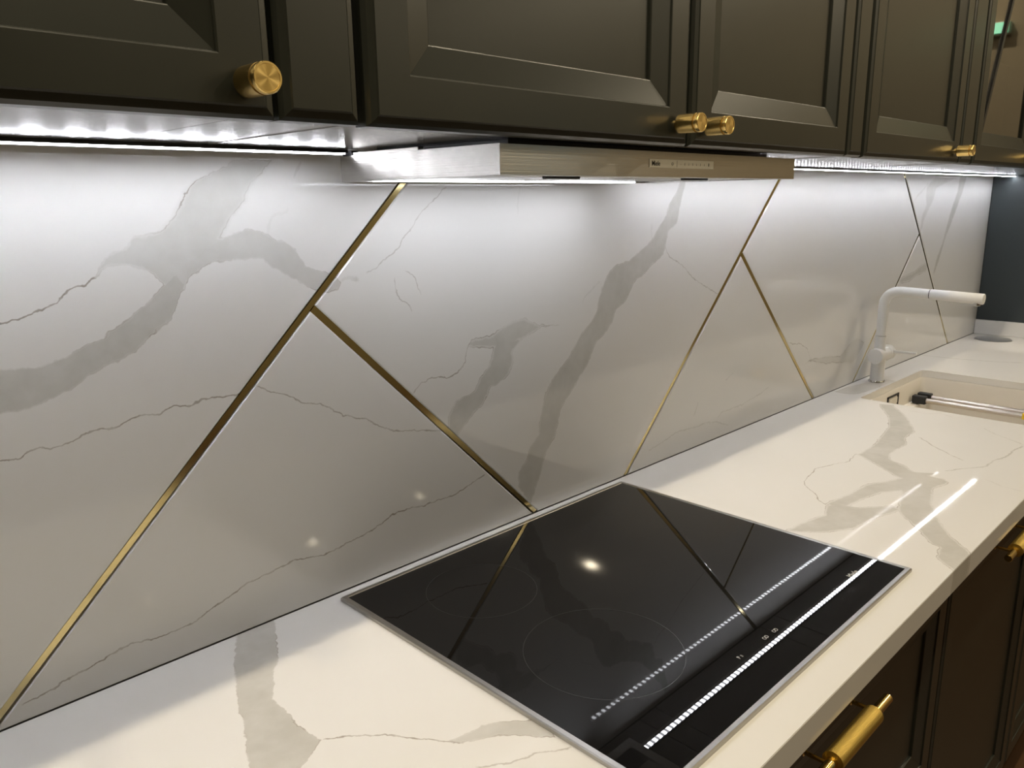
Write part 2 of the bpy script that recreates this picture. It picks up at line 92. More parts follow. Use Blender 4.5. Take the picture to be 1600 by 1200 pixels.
 ('c', (0.8207, 0.5713), (0.4432, 0.6087), [-0.7354, -0.7329, -0.7304, -0.7278, -0.7253, -0.7251, -0.7253, -0.7255, -0.7257, -0.7259, -0.725, -0.7232, -0.7213, -0.7194, -0.7187, -0.7184, -0.7181, -0.7177, -0.7174, -0.7171, -0.7168, -0.7175, -0.72, -0.7225, -0.7251, -0.7276, -0.7301, -0.7326, -0.7351, -0.7376], 0.0012, 0.6),
 ('c', (0.9769, -0.2137), (1.181, 1.4761), [-0.1923, -0.1949, -0.1975, -0.2001, -0.2026, -0.2065, -0.2108, -0.2151, -0.2193, -0.2227, -0.2209, -0.219, -0.2171, -0.2152, -0.2134, -0.2133, -0.2132, -0.2132, -0.2131, -0.2128, -0.2111, -0.2093, -0.2076, -0.2059, -0.2042, -0.2024, -0.2012, -0.2002, -0.1992, -0.1982], 0.0025, 0.7),
 ('c', (0.6582, 0.7529), (0.4573, 0.6225), [-1.2032, -1.2026, -1.2019, -1.2013, -1.2006, -1.2, -1.1994, -1.1987, -1.1985, -1.1984, -1.1982, -1.1981, -1.1979, -1.1978, -1.1976, -1.1975, -1.1973, -1.1972, -1.1972, -1.1977, -1.1983, -1.1988, -1.1993, -1.1999, -1.2004, -1.2009, -1.2014, -1.202, -1.2025, -1.203], 0.0015, 0.5),
 ('c', (0.6297, 0.7769), (0.4915, 0.62), [-1.4122, -1.4117, -1.4111, -1.4106, -1.41, -1.4095, -1.4089, -1.4084, -1.4078, -1.4073, -1.4067, -1.4065, -1.4066, -1.4067, -1.4068, -1.4069, -1.407, -1.4071, -1.4072, -1.4073, -1.4076, -1.4081, -1.4086, -1.4091, -1.4096, -1.4101, -1.4106, -1.4111, -1.4116, -1.4122], 0.0018, 0.5),
 ('c', (0.122, -0.9925), (0.4105, 0.5141), [1.4929, 1.4922, 1.4916, 1.4909, 1.4903, 1.4897, 1.489, 1.4884, 1.4877, 1.4871, 1.4864, 1.4858, 1.4852, 1.4854, 1.4895, 1.4937, 1.4978, 1.5019, 1.506, 1.5102, 1.5086, 1.5061, 1.5037, 1.5012, 1.4987, 1.4962, 1.4938, 1.4913, 1.4888, 1.4864], 0.002, 0.4),
 ('c', (0.3631, 0.9318), (-0.1418, -0.0699), [-1.226, -1.2254, -1.2247, -1.2241, -1.2235, -1.2228, -1.2222, -1.2215, -1.2209, -1.2203, -1.2196, -1.219, -1.2184, -1.2177, -1.2173, -1.2179, -1.2185, -1.219, -1.2196, -1.2201, -1.2207, -1.2213, -1.2218, -1.2224, -1.2229, -1.2235, -1.224, -1.2246, -1.2252, -1.2257], 0.002, 0.3),
 ('c', (0.2617, -0.9651), (0.6043, 0.8961), [2.2097, 2.2083, 2.2068, 2.2053, 2.2038, 2.2023, 2.2008, 2.1993, 2.1979, 2.1964, 2.1949, 2.1934, 2.1928, 2.1926, 2.1924, 2.1922, 2.192, 2.1918, 2.1916, 2.1913, 2.1911, 2.1929, 2.1952, 2.1976, 2.2, 2.2024, 2.2047, 2.2071, 2.2095, 2.2119], 0.006, 0.5),
]

# ------------------------------------------------------------------ material helpers
def new_mat(name):
    m = bpy.data.materials.new(name)
    m.use_nodes = True
    nt = m.node_tree
    return m, nt, nt.nodes['Principled BSDF']

def setp(b, **kw):
    for k, v in kw.items():
        k = k.replace('_', ' ')
        if isinstance(v, tuple) and len(v) == 3:
            v = (*v, 1)
        b.inputs[k].default_value = v

def simple(name, col, rough=0.4, metal=0.0, grain=0.06, scale=60.0, bump=0.0, stretch=None, **kw):
    """plain paint / metal with slight procedural variation of tone and relief"""
    m, nt, b = new_mat(name)
    setp(b, Roughness=rough, Metallic=metal, **kw)
    N, L = nt.nodes, nt.links
    tc = N.new('ShaderNodeTexCoord')
    mp = N.new('ShaderNodeMapping')
    if stretch:
        mp.inputs['Scale'].default_value = stretch
    L.new(tc.outputs['Object'], mp.inputs['Vector'])
    nz = N.new('ShaderNodeTexNoise')
    nz.inputs['Scale'].default_value = scale
    nz.inputs['Detail'].default_value = 3
    L.new(mp.outputs['Vector'], nz.inputs['Vector'])
    mx = N.new('ShaderNodeMix'); mx.data_type = 'RGBA'
    lo = tuple(c * (1 - grain) for c in col); hi = tuple(min(1, c * (1 + grain)) for c in col)
    mx.inputs['A'].default_value = (*lo, 1); mx.inputs['B'].default_value = (*hi, 1)
    L.new(nz.outputs['Fac'], mx.inputs['Factor'])
    L.new(mx.outputs['Result'], b.inputs['Base Color'])
    if bump:
        bp = N.new('ShaderNodeBump'); bp.inputs['Strength'].default_value = bump; bp.inputs['Distance'].default_value = 0.001
        L.new(nz.outputs['Fac'], bp.inputs['Height']); L.new(bp.outputs['Normal'], b.inputs['Normal'])
    return m

class NB:
    """small node-graph builder"""
    def __init__(s, nt): s.nt = nt; s.N = nt.nodes; s.L = nt.links
    def _in(s, sock, v):
        if hasattr(v, 'is_output'): s.L.new(v, sock)
        else: sock.default_value = v
    def m(s, op, a, b=None, c=None, clamp=False):
        n = s.N.new('ShaderNodeMath'); n.operation = op; n.use_clamp = clamp
        for i, v in enumerate((a, b, c)):
            if v is not None: s._in(n.inputs[i], v)
        return n.outputs[0]
    def dot(s, v, vec):
        n = s.N.new('ShaderNodeVectorMath'); n.operation = 'DOT_PRODUCT'
        s._in(n.inputs[0], v); n.inputs[1].default_value = vec
        return n.outputs['Value']
    def vm(s, op, a, b):
        n = s.N.new('ShaderNodeVectorMath'); n.operation = op
        s._in(n.inputs[0], a); s._in(n.inputs[1], b)
        return n.outputs['Vector']
    def rng(s, v, a, b, c, d, smooth=False):
        n = s.N.new('ShaderNodeMapRange'); n.clamp = True
        if smooth: n.interpolation_type = 'SMOOTHSTEP'
        s._in(n.inputs[0], v)
        for i, x in enumerate((a, b, c, d)): n.inputs[i + 1].default_value = x
        return n.outputs[0]
    def noise(s, vec, scale, detail=2.0, color=False):
        n = s.N.new('ShaderNodeTexNoise'); n.inputs['Scale'].default_value = scale; n.inputs['Detail'].default_value = detail
        s._in(n.inputs['Vector'], vec)
        return n.outputs['Color' if color else 'Fac']
    def curve(s, v, ys):
        n = s.N.new('ShaderNodeFloatCurve')
        cm = n.mapping; c = cm.curves[0]
        k = len(ys)
        while len(c.points) < k: c.points.new(0.5, 0.5)
        for i, y in enumerate(ys):
            c.points[i].location = (i / (k - 1), y); c.points[i].handle_type = 'VECTOR'
        cm.update()
        s._in(n.inputs['Value'], v)
        return n.outputs[0]
    def mix(s, f, a, b):
        n = s.N.new('ShaderNodeMix'); n.data_type = 'RGBA'
        s._in(n.inputs['Factor'], f)
        for k, v in (('A', a), ('B', b)):
            if isinstance(v, tuple): n.inputs[k].default_value = (*v, 1)
            else: s.L.new(v, n.inputs[k])
        return n.outputs['Result']

def marble(name, surf, base, vein, line, rough, extent=None):
    """white porcelain / quartz with drawn veins: each vein is a curve over the slab's own plane"""
    m, nt, b = new_mat(name)
    g = NB(nt)
    geo = g.N.new('ShaderNodeNewGeometry')
    P = geo.outputs['Position']
    n1 = g.noise(P, 26.0, 3.0, True)
    n2 = g.noise(P, 110.0, 6.0, True)
    d1 = g.vm('MULTIPLY', g.vm('SUBTRACT', n1, (0.5, 0.5, 0.5)), (0.009, 0.009, 0.009))
    d2 = g.vm('MULTIPLY', g.vm('SUBTRACT', n2, (0.5, 0.5, 0.5)), (0.0075, 0.0075, 0.0075))
    Q = g.vm('ADD', P, g.vm('ADD', d1, d2))
    cloud = g.noise(P, 9.0, 6.0)
    fine = g.noise(P, 45.0, 5.0)
    body = g.rng(g.m('ADD', g.m('MULTIPLY', cloud, 0.6), g.m('MULTIPLY', fine, 0.4)), 0.3, 0.62, 0.55, 1.0)
    broke = g.rng(fine, 0.40, 0.56, 0.5, 1.0)
    def axes(d):
        if surf == 'w': return (d[0], 0, d[1]), (-d[1], 0, d[0])
        return (d[0], d[1], 0), (-d[1], d[0], 0)
    union = None
    gray = g.m('MULTIPLY', fine, 0.0); dark = g.m('MULTIPLY', fine, 0.0)
    def away(d, ur, lo, hi):
        """true when the vein lies wholly outside this slab"""
        if extent is None: return False
        pts = []
        for i, (a, b_) in enumerate(zip(lo, hi)):
            u = ur[0] + (ur[1] - ur[0]) * i / (len(lo) - 1)
            pts += [(u * d[0] - w_ * d[1], u * d[1] + w_ * d[0]) for w_ in (a, b_)]
        x0, x1, z0, z1 = extent; e = 0.02
        return (max(q[0] for q in pts) < x0 - e or min(q[0] for q in pts) > x1 + e or
                max(q[1] for q in pts) < z0 - e or min(q[1] for q in pts) > z1 + e)
    for s, d, ur, lo, hi, soft, st, edge in VEIN_BANDS:
        if s != surf or away(d, ur, lo, hi): continue
        du, dv = axes(d)
        u = g.dot(Q, du); v = g.dot(Q, dv)
        a, z = min(lo) - 0.01, max(hi) + 0.01
        un = g.rng(u, ur[0], ur[1], 0, 1)
        cl = g.m('MULTIPLY_ADD', g.curve(un, [(x - a) / (z - a) for x in lo]), z - a, a)
        ch = g.m('MULTIPLY_ADD', g.curve(un, [(x - a) / (z - a) for x in hi]), z - a, a)
        dist = g.m('MINIMUM', g.m('SUBTRACT', v, cl), g.m('SUBTRACT', ch, v))
        ends = g.m('MINIMUM', g.m('SUBTRACT', u, ur[0]), g.m('SUBTRACT', ur[1], u))
        din = g.m('MINIMUM', dist, ends)
        k = g.m('MULTIPLY', g.m('MULTIPLY', g.rng(din, 0.0, soft * 2, 0, 1, True), body), st)
        gray = k if gray is None else g.m('MAXIMUM', gray, k)
        rimd = g.m('SUBTRACT', din, 0.007) if soft >= 0.005 else din
        union = rimd if union is None else g.m('MAXIMUM', union, rimd)
    if union is not None:                        # thin brownish rim along the outline of the merged bands
        rim = g.rng(g.m('ABSOLUTE', g.m('SUBTRACT', union, 0.0008)), 0.0003, 0.0013, 0.6, 0, True)
        dark = g.m('MULTIPLY', rim, g.m('MULTIPLY', broke, g.rng(cloud, 0.42, 0.6, 0.15, 1.0)))
    for s, d, ur, c, w, st in VEIN_LINES:
        if s != surf or away(d, ur, c, c): continue
        du, dv = axes(d)
        u = g.dot(Q, du); v = g.dot(Q, dv)
        a, z = min(c) - 0.01, max(c) + 0.01
        un = g.rng(u, ur[0], ur[1], 0, 1)
        cc = g.m('MULTIPLY_ADD', g.curve(un, [(x - a) / (z - a) for x in c]), z - a, a)
        dist = g.m('ABSOLUTE', g.m('SUBTRACT', v, cc))
        ends = g.m('MINIMUM', g.m('SUBTRACT', u, ur[0]), g.m('SUBTRACT', ur[1], u))
        k = g.m('MULTIPLY', g.rng(dist, w * 0.3, w * 1.15, st, 0, True), g.m('MULTIPLY', broke, g.rng(ends, 0, 0.004, 0, 1)))
        if w >= 0.0018:
            gray = g.m('MAXIMUM', gray, k)
        else:
            dark = k if dark is None else g.m('MAXIMUM', dark, k)
    hz = g.noise(P, 3.0, 3.0)
    basec = g.mix(g.rng(hz, 0.35, 0.7, 0, 0.5), base, tuple(c * 0.955 for c in base))
    c1 = g.mix(gray, basec, vein)
    c2 = g.mix(dark, c1, line)
    g.L.new(c2, b.inputs['Base Color'])
    b.inputs['Roughness'].default_value = rough
    b.inputs['IOR'].default_value = 1.5
    b.inputs['Specular IOR Level'].default_value = 0.5 if surf == 'w' else 0.24
    return m

# ------------------------------------------------------------------ materials
M = {}
def wall_stone(extent):
    return marble('wall_marble', 'w', (0.77, 0.77, 0.762), (0.53, 0.53, 0.505), (0.23, 0.195, 0.155), 0.055, extent)
M['top_stone'] = marble('worktop_marble', 'c', (0.80, 0.79, 0.765), (0.50, 0.485, 0.44), (0.22, 0.17, 0.12), 0.03)
M['paint'] = simple('dark_green_paint', (0.021, 0.023, 0.018), 0.29, grain=0.1, scale=25)
M['edge_black'] = simple('black_plastic', (0.006, 0.006, 0.007), 0.4)
M['teal'] = simple('dark_teal_panel', (0.030, 0.040, 0.043), 0.5, scale=200, grain=0.08)
M['under'] = simple('pale_grey_laminate', (0.22, 0.22, 0.215), 0.15, scale=300, grain=0.03, Specular_IOR_Level=0.14)
M['carcass'] = simple('cabinet_inside_beige', (0.60, 0.54, 0.43), 0.5, scale=200)
M['steel'] = simple('brushed_steel', (0.52, 0.505, 0.48), 0.23, 1.0, grain=0.10, scale=90, stretch=(0.05, 0.05, 14), bump=0.15)
_b = M['steel'].node_tree.nodes['Principled BSDF']        # brushed along its length: highlights drawn out upright
_t = M['steel'].node_tree.nodes.new('ShaderNodeTangent'); _t.direction_type = 'RADIAL'; _t.axis = 'Z'
M['steel'].node_tree.links.new(_t.outputs[0], _b.inputs['Tangent'])
_b.inputs['Anisotropic'].default_value = 0.85; _b.inputs['Anisotropic Rotation'].default_value = 0.25
M['frame_steel'] = simple('satin_steel_frame', (0.45, 0.435, 0.41), 0.34, 1.0, grain=0.05, scale=200)
M['alu'] = simple('aluminium_profile', (0.50, 0.50, 0.50), 0.35, 1.0, grain=0.03)
M['chrome'] = simple('chrome', (0.75, 0.76, 0.78), 0.08, 1.0, grain=0.02)
M['black_glass'] = simple('black_ceramic_glass', (0.006, 0.006, 0.0065), 0.008, grain=0.05, scale=8, Specular_IOR_Level=0.37)
M['print'] = simple('grey_glass_print', (0.024, 0.024, 0.024), 0.3)
M['print_white'] = simple('pale_glass_print', (0.50, 0.50, 0.50), 0.4)
M['print_black'] = simple('black_lettering', (0.012, 0.011, 0.010), 0.5)
M['ctrl'] = simple('control_strip_grey', (0.80, 0.78, 0.72), 0.5, 0.9, grain=0.04)
M['white'] = simple('white_matt_enamel', (0.80, 0.80, 0.79), 0.32, grain=0.015, scale=400)
M['sink'] = simple('cream_composite', (0.74, 0.70, 0.63), 0.38, grain=0.03, scale=500)
M['rubber'] = simple('black_rubber', (0.010, 0.011, 0.013), 0.6)
M['bar_steel'] = simple('satin_bar_steel', (0.60, 0.55, 0.50), 0.34, 1.0, grain=0.04)
M['yellow'] = simple('yellow_tag', (0.80, 0.55, 0.03), 0.5)
M['floor'] = simple('dark_brown_floor', (0.085, 0.043, 0.018), 0.35, grain=0.3, scale=6, stretch=(1, 8, 1))
M['room_wall'] = simple('warm_beige_plaster', (0.34, 0.29, 0.21), 0.8, grain=0.05, scale=15)
M['dark_wall'] = simple('olive_beige_plaster', (0.32, 0.29, 0.215), 0.8, grain=0.05, scale=15)
M['ceiling'] = simple('ceiling_white', (0.62, 0.58, 0.50), 0.9, grain=0.03)
M['grey_disc'] = simple('satin_grey_metal', (0.26, 0.27, 0.27), 0.4, 0.4, grain=0.03)
M['blue_slab'] = simple('blue_grey_slab', (0.24, 0.36, 0.50), 0.5, grain=0.04)
M['silicone'] = simple('grey_grout', (0.20, 0.20, 0.19), 0.6)

def brass(name, col, rough, aniso=0.0, axis='Y', knurl=False):
    m, nt, b = new_mat(name)
    g = NB(nt)
    tc = g.N.new('ShaderNodeTexCoord')
    n = g.noise(tc.outputs['Object'], 120.0, 3.0)
    g.L.new(g.mix(n, tuple(c * 0.88 for c in col), tuple(min(1, c * 1.08) for c in col)), b.inputs['Base Color'])
    setp(b, Metallic=1.0, Roughness=rough)
    if aniso:
        t = g.N.new('ShaderNodeTangent'); t.direction_type = 'RADIAL'; t.axis = axis
        g.L.new(t.outputs[0], b.inputs['Tangent'])
        b.inputs['Anisotropic'].default_value = aniso
    if knurl:
        w = []
        for ang in (0.8, -0.8):
            mp = g.N.new('ShaderNodeMapping'); mp.inputs['Rotation'].default_value = (0, 0, ang)
            g.L.new(tc.outputs['Object'], mp.inputs['Vector'])
            wv = g.N.new('ShaderNodeTexWave'); wv.inputs['Scale'].default_value = 260
            g.L.new(mp.outputs[0], wv.inputs['Vector']); w.append(wv.outputs['Fac'])
        bp = g.N.new('ShaderNodeBump'); bp.inputs['Strength'].default_value = 0.6; bp.inputs['Distance'].default_value = 0.0006
        g.L.new(g.m('MULTIPLY', w[0], w[1]), bp.inputs['Height'])
        g.L.new(bp.outputs[0], b.inputs['Normal'])
    return m
GOLD = (0.82, 0.60, 0.23)
M['brass'] = brass('satin_brass', GOLD, 0.26)
M['brass_face'] = brass('turned_brass_face', GOLD, 0.22, 0.85)
M['brass_polished'] = brass('polished_brass', (0.84, 0.61, 0.22), 0.12)
M['brass_knurled'] = brass('knurled_brass', (0.80, 0.57, 0.15), 0.36, knurl=True)
M['brass_strip'] = brass('brushed_brass_strip', (0.66, 0.555, 0.29), 0.15)

def glass_mat():
    m, nt, b = new_mat('smoked_cabinet_glass')
    setp(b, Base_Color=(0.86, 0.83, 0.75), Roughness=0.02, IOR=1.5)
    b.inputs['Transmission Weight'].default_value = 1.0
    return m
M['glass'] = glass_mat()

def emit(name, col, strength, pitch=None, hi=2.3, lo=0.12):
    m, nt, b = new_mat(name)
    setp(b, Base_Color=(0.8, 0.8, 0.8), Roughness=0.4)
    b.inputs['Emission Color'].default_value = (*col, 1)
    if pitch:                                      # single diodes showing through the cover
        g = NB(nt)
        geo = g.N.new('ShaderNodeNewGeometry')
        x = g.dot(geo.outputs['Position'], (1, 0, 0))
        s = g.m('ABSOLUTE', g.m('SUBTRACT', g.m('FRACT', g.m('DIVIDE', x, pitch)), 0.5))
        g.L.new(g.rng(s, 0.14, 0.34, strength * hi, strength * lo, True), b.inputs['Emission Strength'])
    else:
        b.inputs['Emission Strength'].default_value = strength
    return m
M['led_wide'] = emit('led_cover_wide_pitch', COOL, LED_STRENGTH, 0.036, 1.6, 0.55)
M['led_close'] = emit('led_cover_close_pitch', COOL, LED_STRENGTH, 0.0167, 2.0, 0.12)
M['hood_lamp'] = emit('hood_lamp_cover', COOL, HOOD_STRENGTH)
M['lamp_lens'] = emit('downlight_lens', WARM, 6.0)
M['exit'] = emit('green_sign', (0.05, 0.9, 0.5), 1.3)

# ------------------------------------------------------------------ geometry helpers
def V(x, y, z): return Vector((x, y, z + Z0))

def new_obj(name, me, mats, parent=None):
    o = bpy.data.objects.new(name, me)
    for mt in (mats if isinstance(mats, (list, tuple)) else [mats]):
        me.materials.append(M[mt])
    C.objects.link(o)
    if parent is not None: o.parent = parent
    return o

def world_loc(o):
    v = Vector((0, 0, 0))
    while o is not None:
        v += o.location; o = o.parent
    return v

def finish(name, bm, mats, parent=None, smooth=False, angle=40):
    """bmesh in world coordinates -> object (child meshes are shifted into the parent's frame)"""
    if parent is not None:
        bmesh.ops.translate(bm, verts=bm.verts, vec=-world_loc(parent))
    bmesh.ops.recalc_face_normals(bm, faces=bm.faces)
    me = bpy.data.meshes.new(name)
    if smooth:
        for f in bm.faces: f.smooth = True
        lim = math.radians(angle)
        for e in bm.edges:
            if len(e.link_faces) == 2 and e.calc_face_angle(0) > lim: e.smooth = False
    bm.to_mesh(me); bm.free()
    return new_obj(name, me, mats, parent)

def box(bm, x0, x1, y0, y1, z0, z1, bev=0.0, mat=0, seg=1):
    r = bmesh.ops.create_cube(bm, size=1.0)
    vs = r['verts']
    for v in vs:
        v.co = Vector(((x0 + x1) / 2 + v.co.x * (x1 - x0), (y0 + y1) / 2 + v.co.y * (y1 - y0), (z0 + z1) / 2 + Z0 + v.co.z * (z1 - z0)))
    fs = set(f for v in vs for f in v.link_faces)
    for f in fs: f.material_index = mat
    if bev > 0:
        es = list(set(e for v in vs for e in v.link_edges))
        bmesh.ops.bevel(bm, geom=es, offset=bev, segments=seg, affect='EDGES', profile=0.5)

def B(*a, **k):
    bm = bmesh.new(); box(bm, *a, **k); return bm

def lathe(bm, prof, origin, axis, segs=32, mat=0, mats=None):
    """prof: list of (radius, distance along axis); origin in world coordinates"""
    axis = Vector(axis).normalized()
    a = axis.orthogonal().normalized(); b = axis.cross(a)
    rings = []
    for r, t in prof:
        c = origin + axis * t
        if r < 1e-6: rings.append([bm.verts.new(c)])
        else: rings.append([bm.verts.new(c + (a * math.cos(2 * math.pi * i / segs) + b * math.sin(2 * math.pi * i / segs)) * r) for i in range(segs)])
    for k in range(len(rings) - 1):
        p, q = rings[k], rings[k + 1]
        mi = mats[k] if mats else mat
        for i in range(segs):
            j = (i + 1) % segs
            if len(p) == 1 and len(q) == 1: continue
            if len(p) == 1: f = bm.faces.new((p[0], q[i], q[j]))
            elif len(q) == 1: f = bm.faces.new((p[i], p[j], q[0]))
            else: f = bm.faces.new((p[i], p[j], q[j], q[i]))
            f.material_index = mi

def tube(bm, pts, rad, segs=20, caps=True, mat=0):
    pts = [Vector(p) for p in pts]
    rads = rad if isinstance(rad, (list, tuple)) else [rad] * len(pts)
    t0 = (pts[1] - pts[0]).normalized()
    n = t0.orthogonal().normalized()
    rings = []
    for i, p in enumerate(pts):
        t = (pts[min(i + 1, len(pts) - 1)] - pts[max(i - 1, 0)]).normalized()
        n = (n - t * n.dot(t)).normalized(); b = t.cross(n)
        rings.append([bm.verts.new(p + (n * math.cos(2 * math.pi * k / segs) + b * math.sin(2 * math.pi * k / segs)) * rads[i]) for k in range(segs)])
    for r, s in zip(rings, rings[1:]):
        for k in range(segs):
            f = bm.faces.new((r[k], r[(k + 1) % segs], s[(k + 1) % segs], s[k])); f.material_index = mat
    if caps:
        bm.faces.new(rings[0]).material_index = mat; bm.faces.new(list(reversed(rings[-1]))).material_index = mat

def thing(name, loc, label, cat, group=None):
    o = bpy.data.objects.new(name, None); C.objects.link(o)
    o.empty_display_size = 0.05
    o.location = loc; o['label'] = label; o['category'] = cat
    if group: o['group'] = group
    return o

def struct(o): o['kind'] = 'structure'; return o

def lettering(name, body, size, origin, xdir, updir, depth, mat, parent, xscale=1.0, bold=0.0):
    """flat raised lettering; origin = lower left corner in world coordinates"""
    cu = bpy.data.curves.new(name, 'FONT'); cu.body = body; cu.size = size; cu.extrude = depth; cu.offset = bold
    tmp = bpy.data.objects.new('tmp_text', cu); C.objects.link(tmp)
    bpy.context.view_layer.update()
    dg = bpy.context.evaluated_depsgraph_get()
    me = bpy.data.meshes.new_from_object(tmp.evaluated_get(dg))
    bpy.data.objects.remove(tmp); bpy.data.curves.remove(cu)
    x = Vector(xdir).normalized(); u = Vector(updir).normalized(); n = x.cross(u)
    off = -world_loc(parent)
    for v in me.vertices:
        v.co = origin + x * (v.co.x * xscale) + u * v.co.y + n * v.co.z + off
    me.materials.clear(); me.name = name
    return new_obj(name, me, mat, parent)

# ------------------------------------------------------------------ the room
X_END = 2.885                   # face of the tall cabinet that closes the run
UZ = 0.592                      # underside of the wall cabinets above the worktop
struct(finish('floor', B(-3.3, 3.6, -4.3, 0.2, -1.0, -0.9), 'floor'))
struct(finish('ceiling', B(-3.3, 3.6, -4.3, 0.2, 1.76, 1.86), 'ceiling'))
struct(finish('wall_front', B(-3.3, 3.6, -4.3, -4.2, -0.9, 1.76), 'dark_wall'))
struct(finish('wall_left', B(-3.3, -3.2, -4.2, 0.014, -0.9, 1.76), 'room_wall'))
struct(finish('wall_right', B(3.5, 3.6, -4.2, 0.014, -0.9, 1.76), 'room_wall'))
wall_back = struct(finish('wall_back', B(-3.3, 3.6, 0.014, 0.2, -0.9, 1.76), 'silicone'))

# splashback slabs: polygons in (x, z), 12 mm thick, cut along 45 degree joints
HW = 0.0051                     # half width of a joint
ZT, ZB = UZ, 0.0008
T1, T2, T3 = (0.003, 0.400), (1.077, 0.402), (2.163, 0.403)
S1b, S1t = (-0.4130, 0.0), (0.1895, ZT)
S2e = (0.409, 0.0)
S3b, S3t = (0.664, 0.0), (1.2475, ZT)
S4e = (1.4885, 0.0)
S5t, S5e = (1.987, ZT), (2.574, 0.0)
S6e = (1.7445, 0.0)
def clip(poly, p, q, side, off=HW):
    """keep the part of poly left (side=1) or right (-1) of line p->q, moved off by off"""
    d = Vector((q[0] - p[0], q[1] - p[1])).normalized(); n = Vector((-d.y, d.x)) * side
    o = Vector(p) + n * off
    out = []
    for i in range(len(poly)):
        a, b = Vector(poly[i]), Vector(poly[(i + 1) % len(poly)])
        da, db = (a - o).dot(n), (b - o).dot(n)
        if da >= 0: out.append(tuple(a))
        if (da >= 0) != (db >= 0): out.append(tuple(a + (b - a) * (da / (da - db))))
    return out
full = [(-1.7, ZB), (X_END, ZB), (X_END, ZT), (-1.7, ZT)]
def slab(poly):
    bm = bmesh.new()
    f = bm.faces.new([bm.verts.new(V(x, 0.012, z)) for x, z in poly])
    r = bmesh.ops.extrude_face_region(bm, geom=[f])
    vs = [g for g in r['geom'] if isinstance(g, bmesh.types.BMVert)]
    for v in vs: v.co.y = 0.0
    front = [e for e in bm.edges if all(abs(v.co.y) < 1e-6 for v in e.verts)]
    bmesh.ops.bevel(bm, geom=front, offset=0.0014, segments=1, affect='EDGES')
    xs = [q[0] for q in poly]; zs = [q[1] + Z0 for q in poly]
    key = 'wall_stone_%d' % len(M)
    M[key] = wall_stone((min(xs), max(xs), min(zs), max(zs)))
    return finish('panel', bm, key, wall_back)
slab(clip(full, S1b, S1t, 1))
slab(clip(clip(full, S1b, S1t, -1), T1, S2e, -1))
# between the first joint pair and the second
p = clip(full, S1b, S1t, -1); p = clip(p, T1, S2e, 1); p = clip(p, S3b, S3t, 1); slab(p)
slab(clip(clip(full, S3b, S3t, -1), T2, S4e, -1))
p = clip(full, S3b, S3t, -1); p = clip(p, T2, S4e, 1); p = clip(p, S5e, S5t, 1)
p = clip(p, S6e, T3, 1); slab(p)
slab(clip(clip(full, S6e, T3, -1), S5e, S5t, 1))
slab(clip(full, S5e, S5t, -1))
def strip(p, q):
    d = Vector((q[0] - p[0], q[1] - p[1])).normalized(); n = Vector((-d.y, d.x)) * (HW - 0.0002)
    bm = bmesh.new()
    c = [Vector(p) + n, Vector(q) + n, Vector(q) - n, Vector(p) - n]
    f = bm.faces.new([bm.verts.new(V(k.x, 0.012, max(ZB, min(ZT, k.y)))) for k in c])
    r = bmesh.ops.extrude_face_region(bm, geom=[f])
    for g in r['geom']:
        if isinstance(g, bmesh.types.BMVert): g.co.y = 0.0016
    finish('inlay_strip', bm, 'brass_strip', wall_back)
def meet(p, q, a, b):
    """start of branch p->q where it butts against the edge of the strip a->b"""
    d = Vector((b[0] - a[0], b[1] - a[1])).normalized(); n = Vector((-d.y, d.x))
    da, db = (Vector(p) - Vector(a)).dot(n), (Vector(q) - Vector(a)).dot(n)
    side = HW if db > 0 else -HW
    t = (side - da) / (db - da)
    return (p[0] + (q[0] - p[0]) * t, p[1] + (q[1] - p[1]) * t)
for a, b in ((S1b, S1t), (meet(T1, S2e, S1b, S1t), S2e), (S3b, S3t), (meet(T2, S4e, S3b, S3t), S4e), (S5e, S5t), (meet(T3, S6e, S5e, S5t), S6e)):
    strip(a, b)

# ------------------------------------------------------------------ worktop
FY = -0.589
CUT = (1.577, 2.052, -0.512, -0.086)      # sink opening x0 x1 y0 y1
top = thing('worktop', V(0.6, -0.3, -0.02), 'long white marble worktop with grey veins and thick front edge', 'worktop')
def rounded(x0, x1, y0, y1, r, n=6):
    pts = []
    for cx, cy, a0 in ((x1 - r, y1 - r, 0), (x0 + r, y1 - r, 90), (x0 + r, y0 + r, 180), (x1 - r, y0 + r, 270)):
        for i in range(n + 1):
            a = math.radians(a0 + 90 * i / n); pts.append((cx + r * math.cos(a), cy + r * math.sin(a)))
    return pts
bm = bmesh.new()
loops = [[(-1.7, FY), (X_END, FY), (X_END, -0.0005), (-1.7, -0.0005)], rounded(*CUT, 0.014)]
edges = []
for lp in loops:
    vs = [bm.verts.new(V(x, y, 0)) for x, y in lp]
    edges += [bm.edges.new((vs[i], vs[(i + 1) % len(vs)])) for i in range(len(vs))]
bmesh.ops.triangle_fill(bm, use_beauty=True, use_dissolve=False, edges=edges)
r = bmesh.ops.extrude_face_region(bm, geom=list(bm.faces))
for g in r['geom']:
    if isinstance(g, bmesh.types.BMVert): g.co.z -= 0.02
finish('slab', bm, 'top_stone', top)
finish('front_edge', B(-1.7, X_END, FY - 0.0004, FY + 0.020, -0.038, -0.0006, bev=0.0006), 'top_stone', top)
finish('upstand', B(X_END - 0.013, X_END - 0.0005, FY + 0.002, -0.0008, 0.0003, 0.055, bev=0.001), 'top_stone', top)

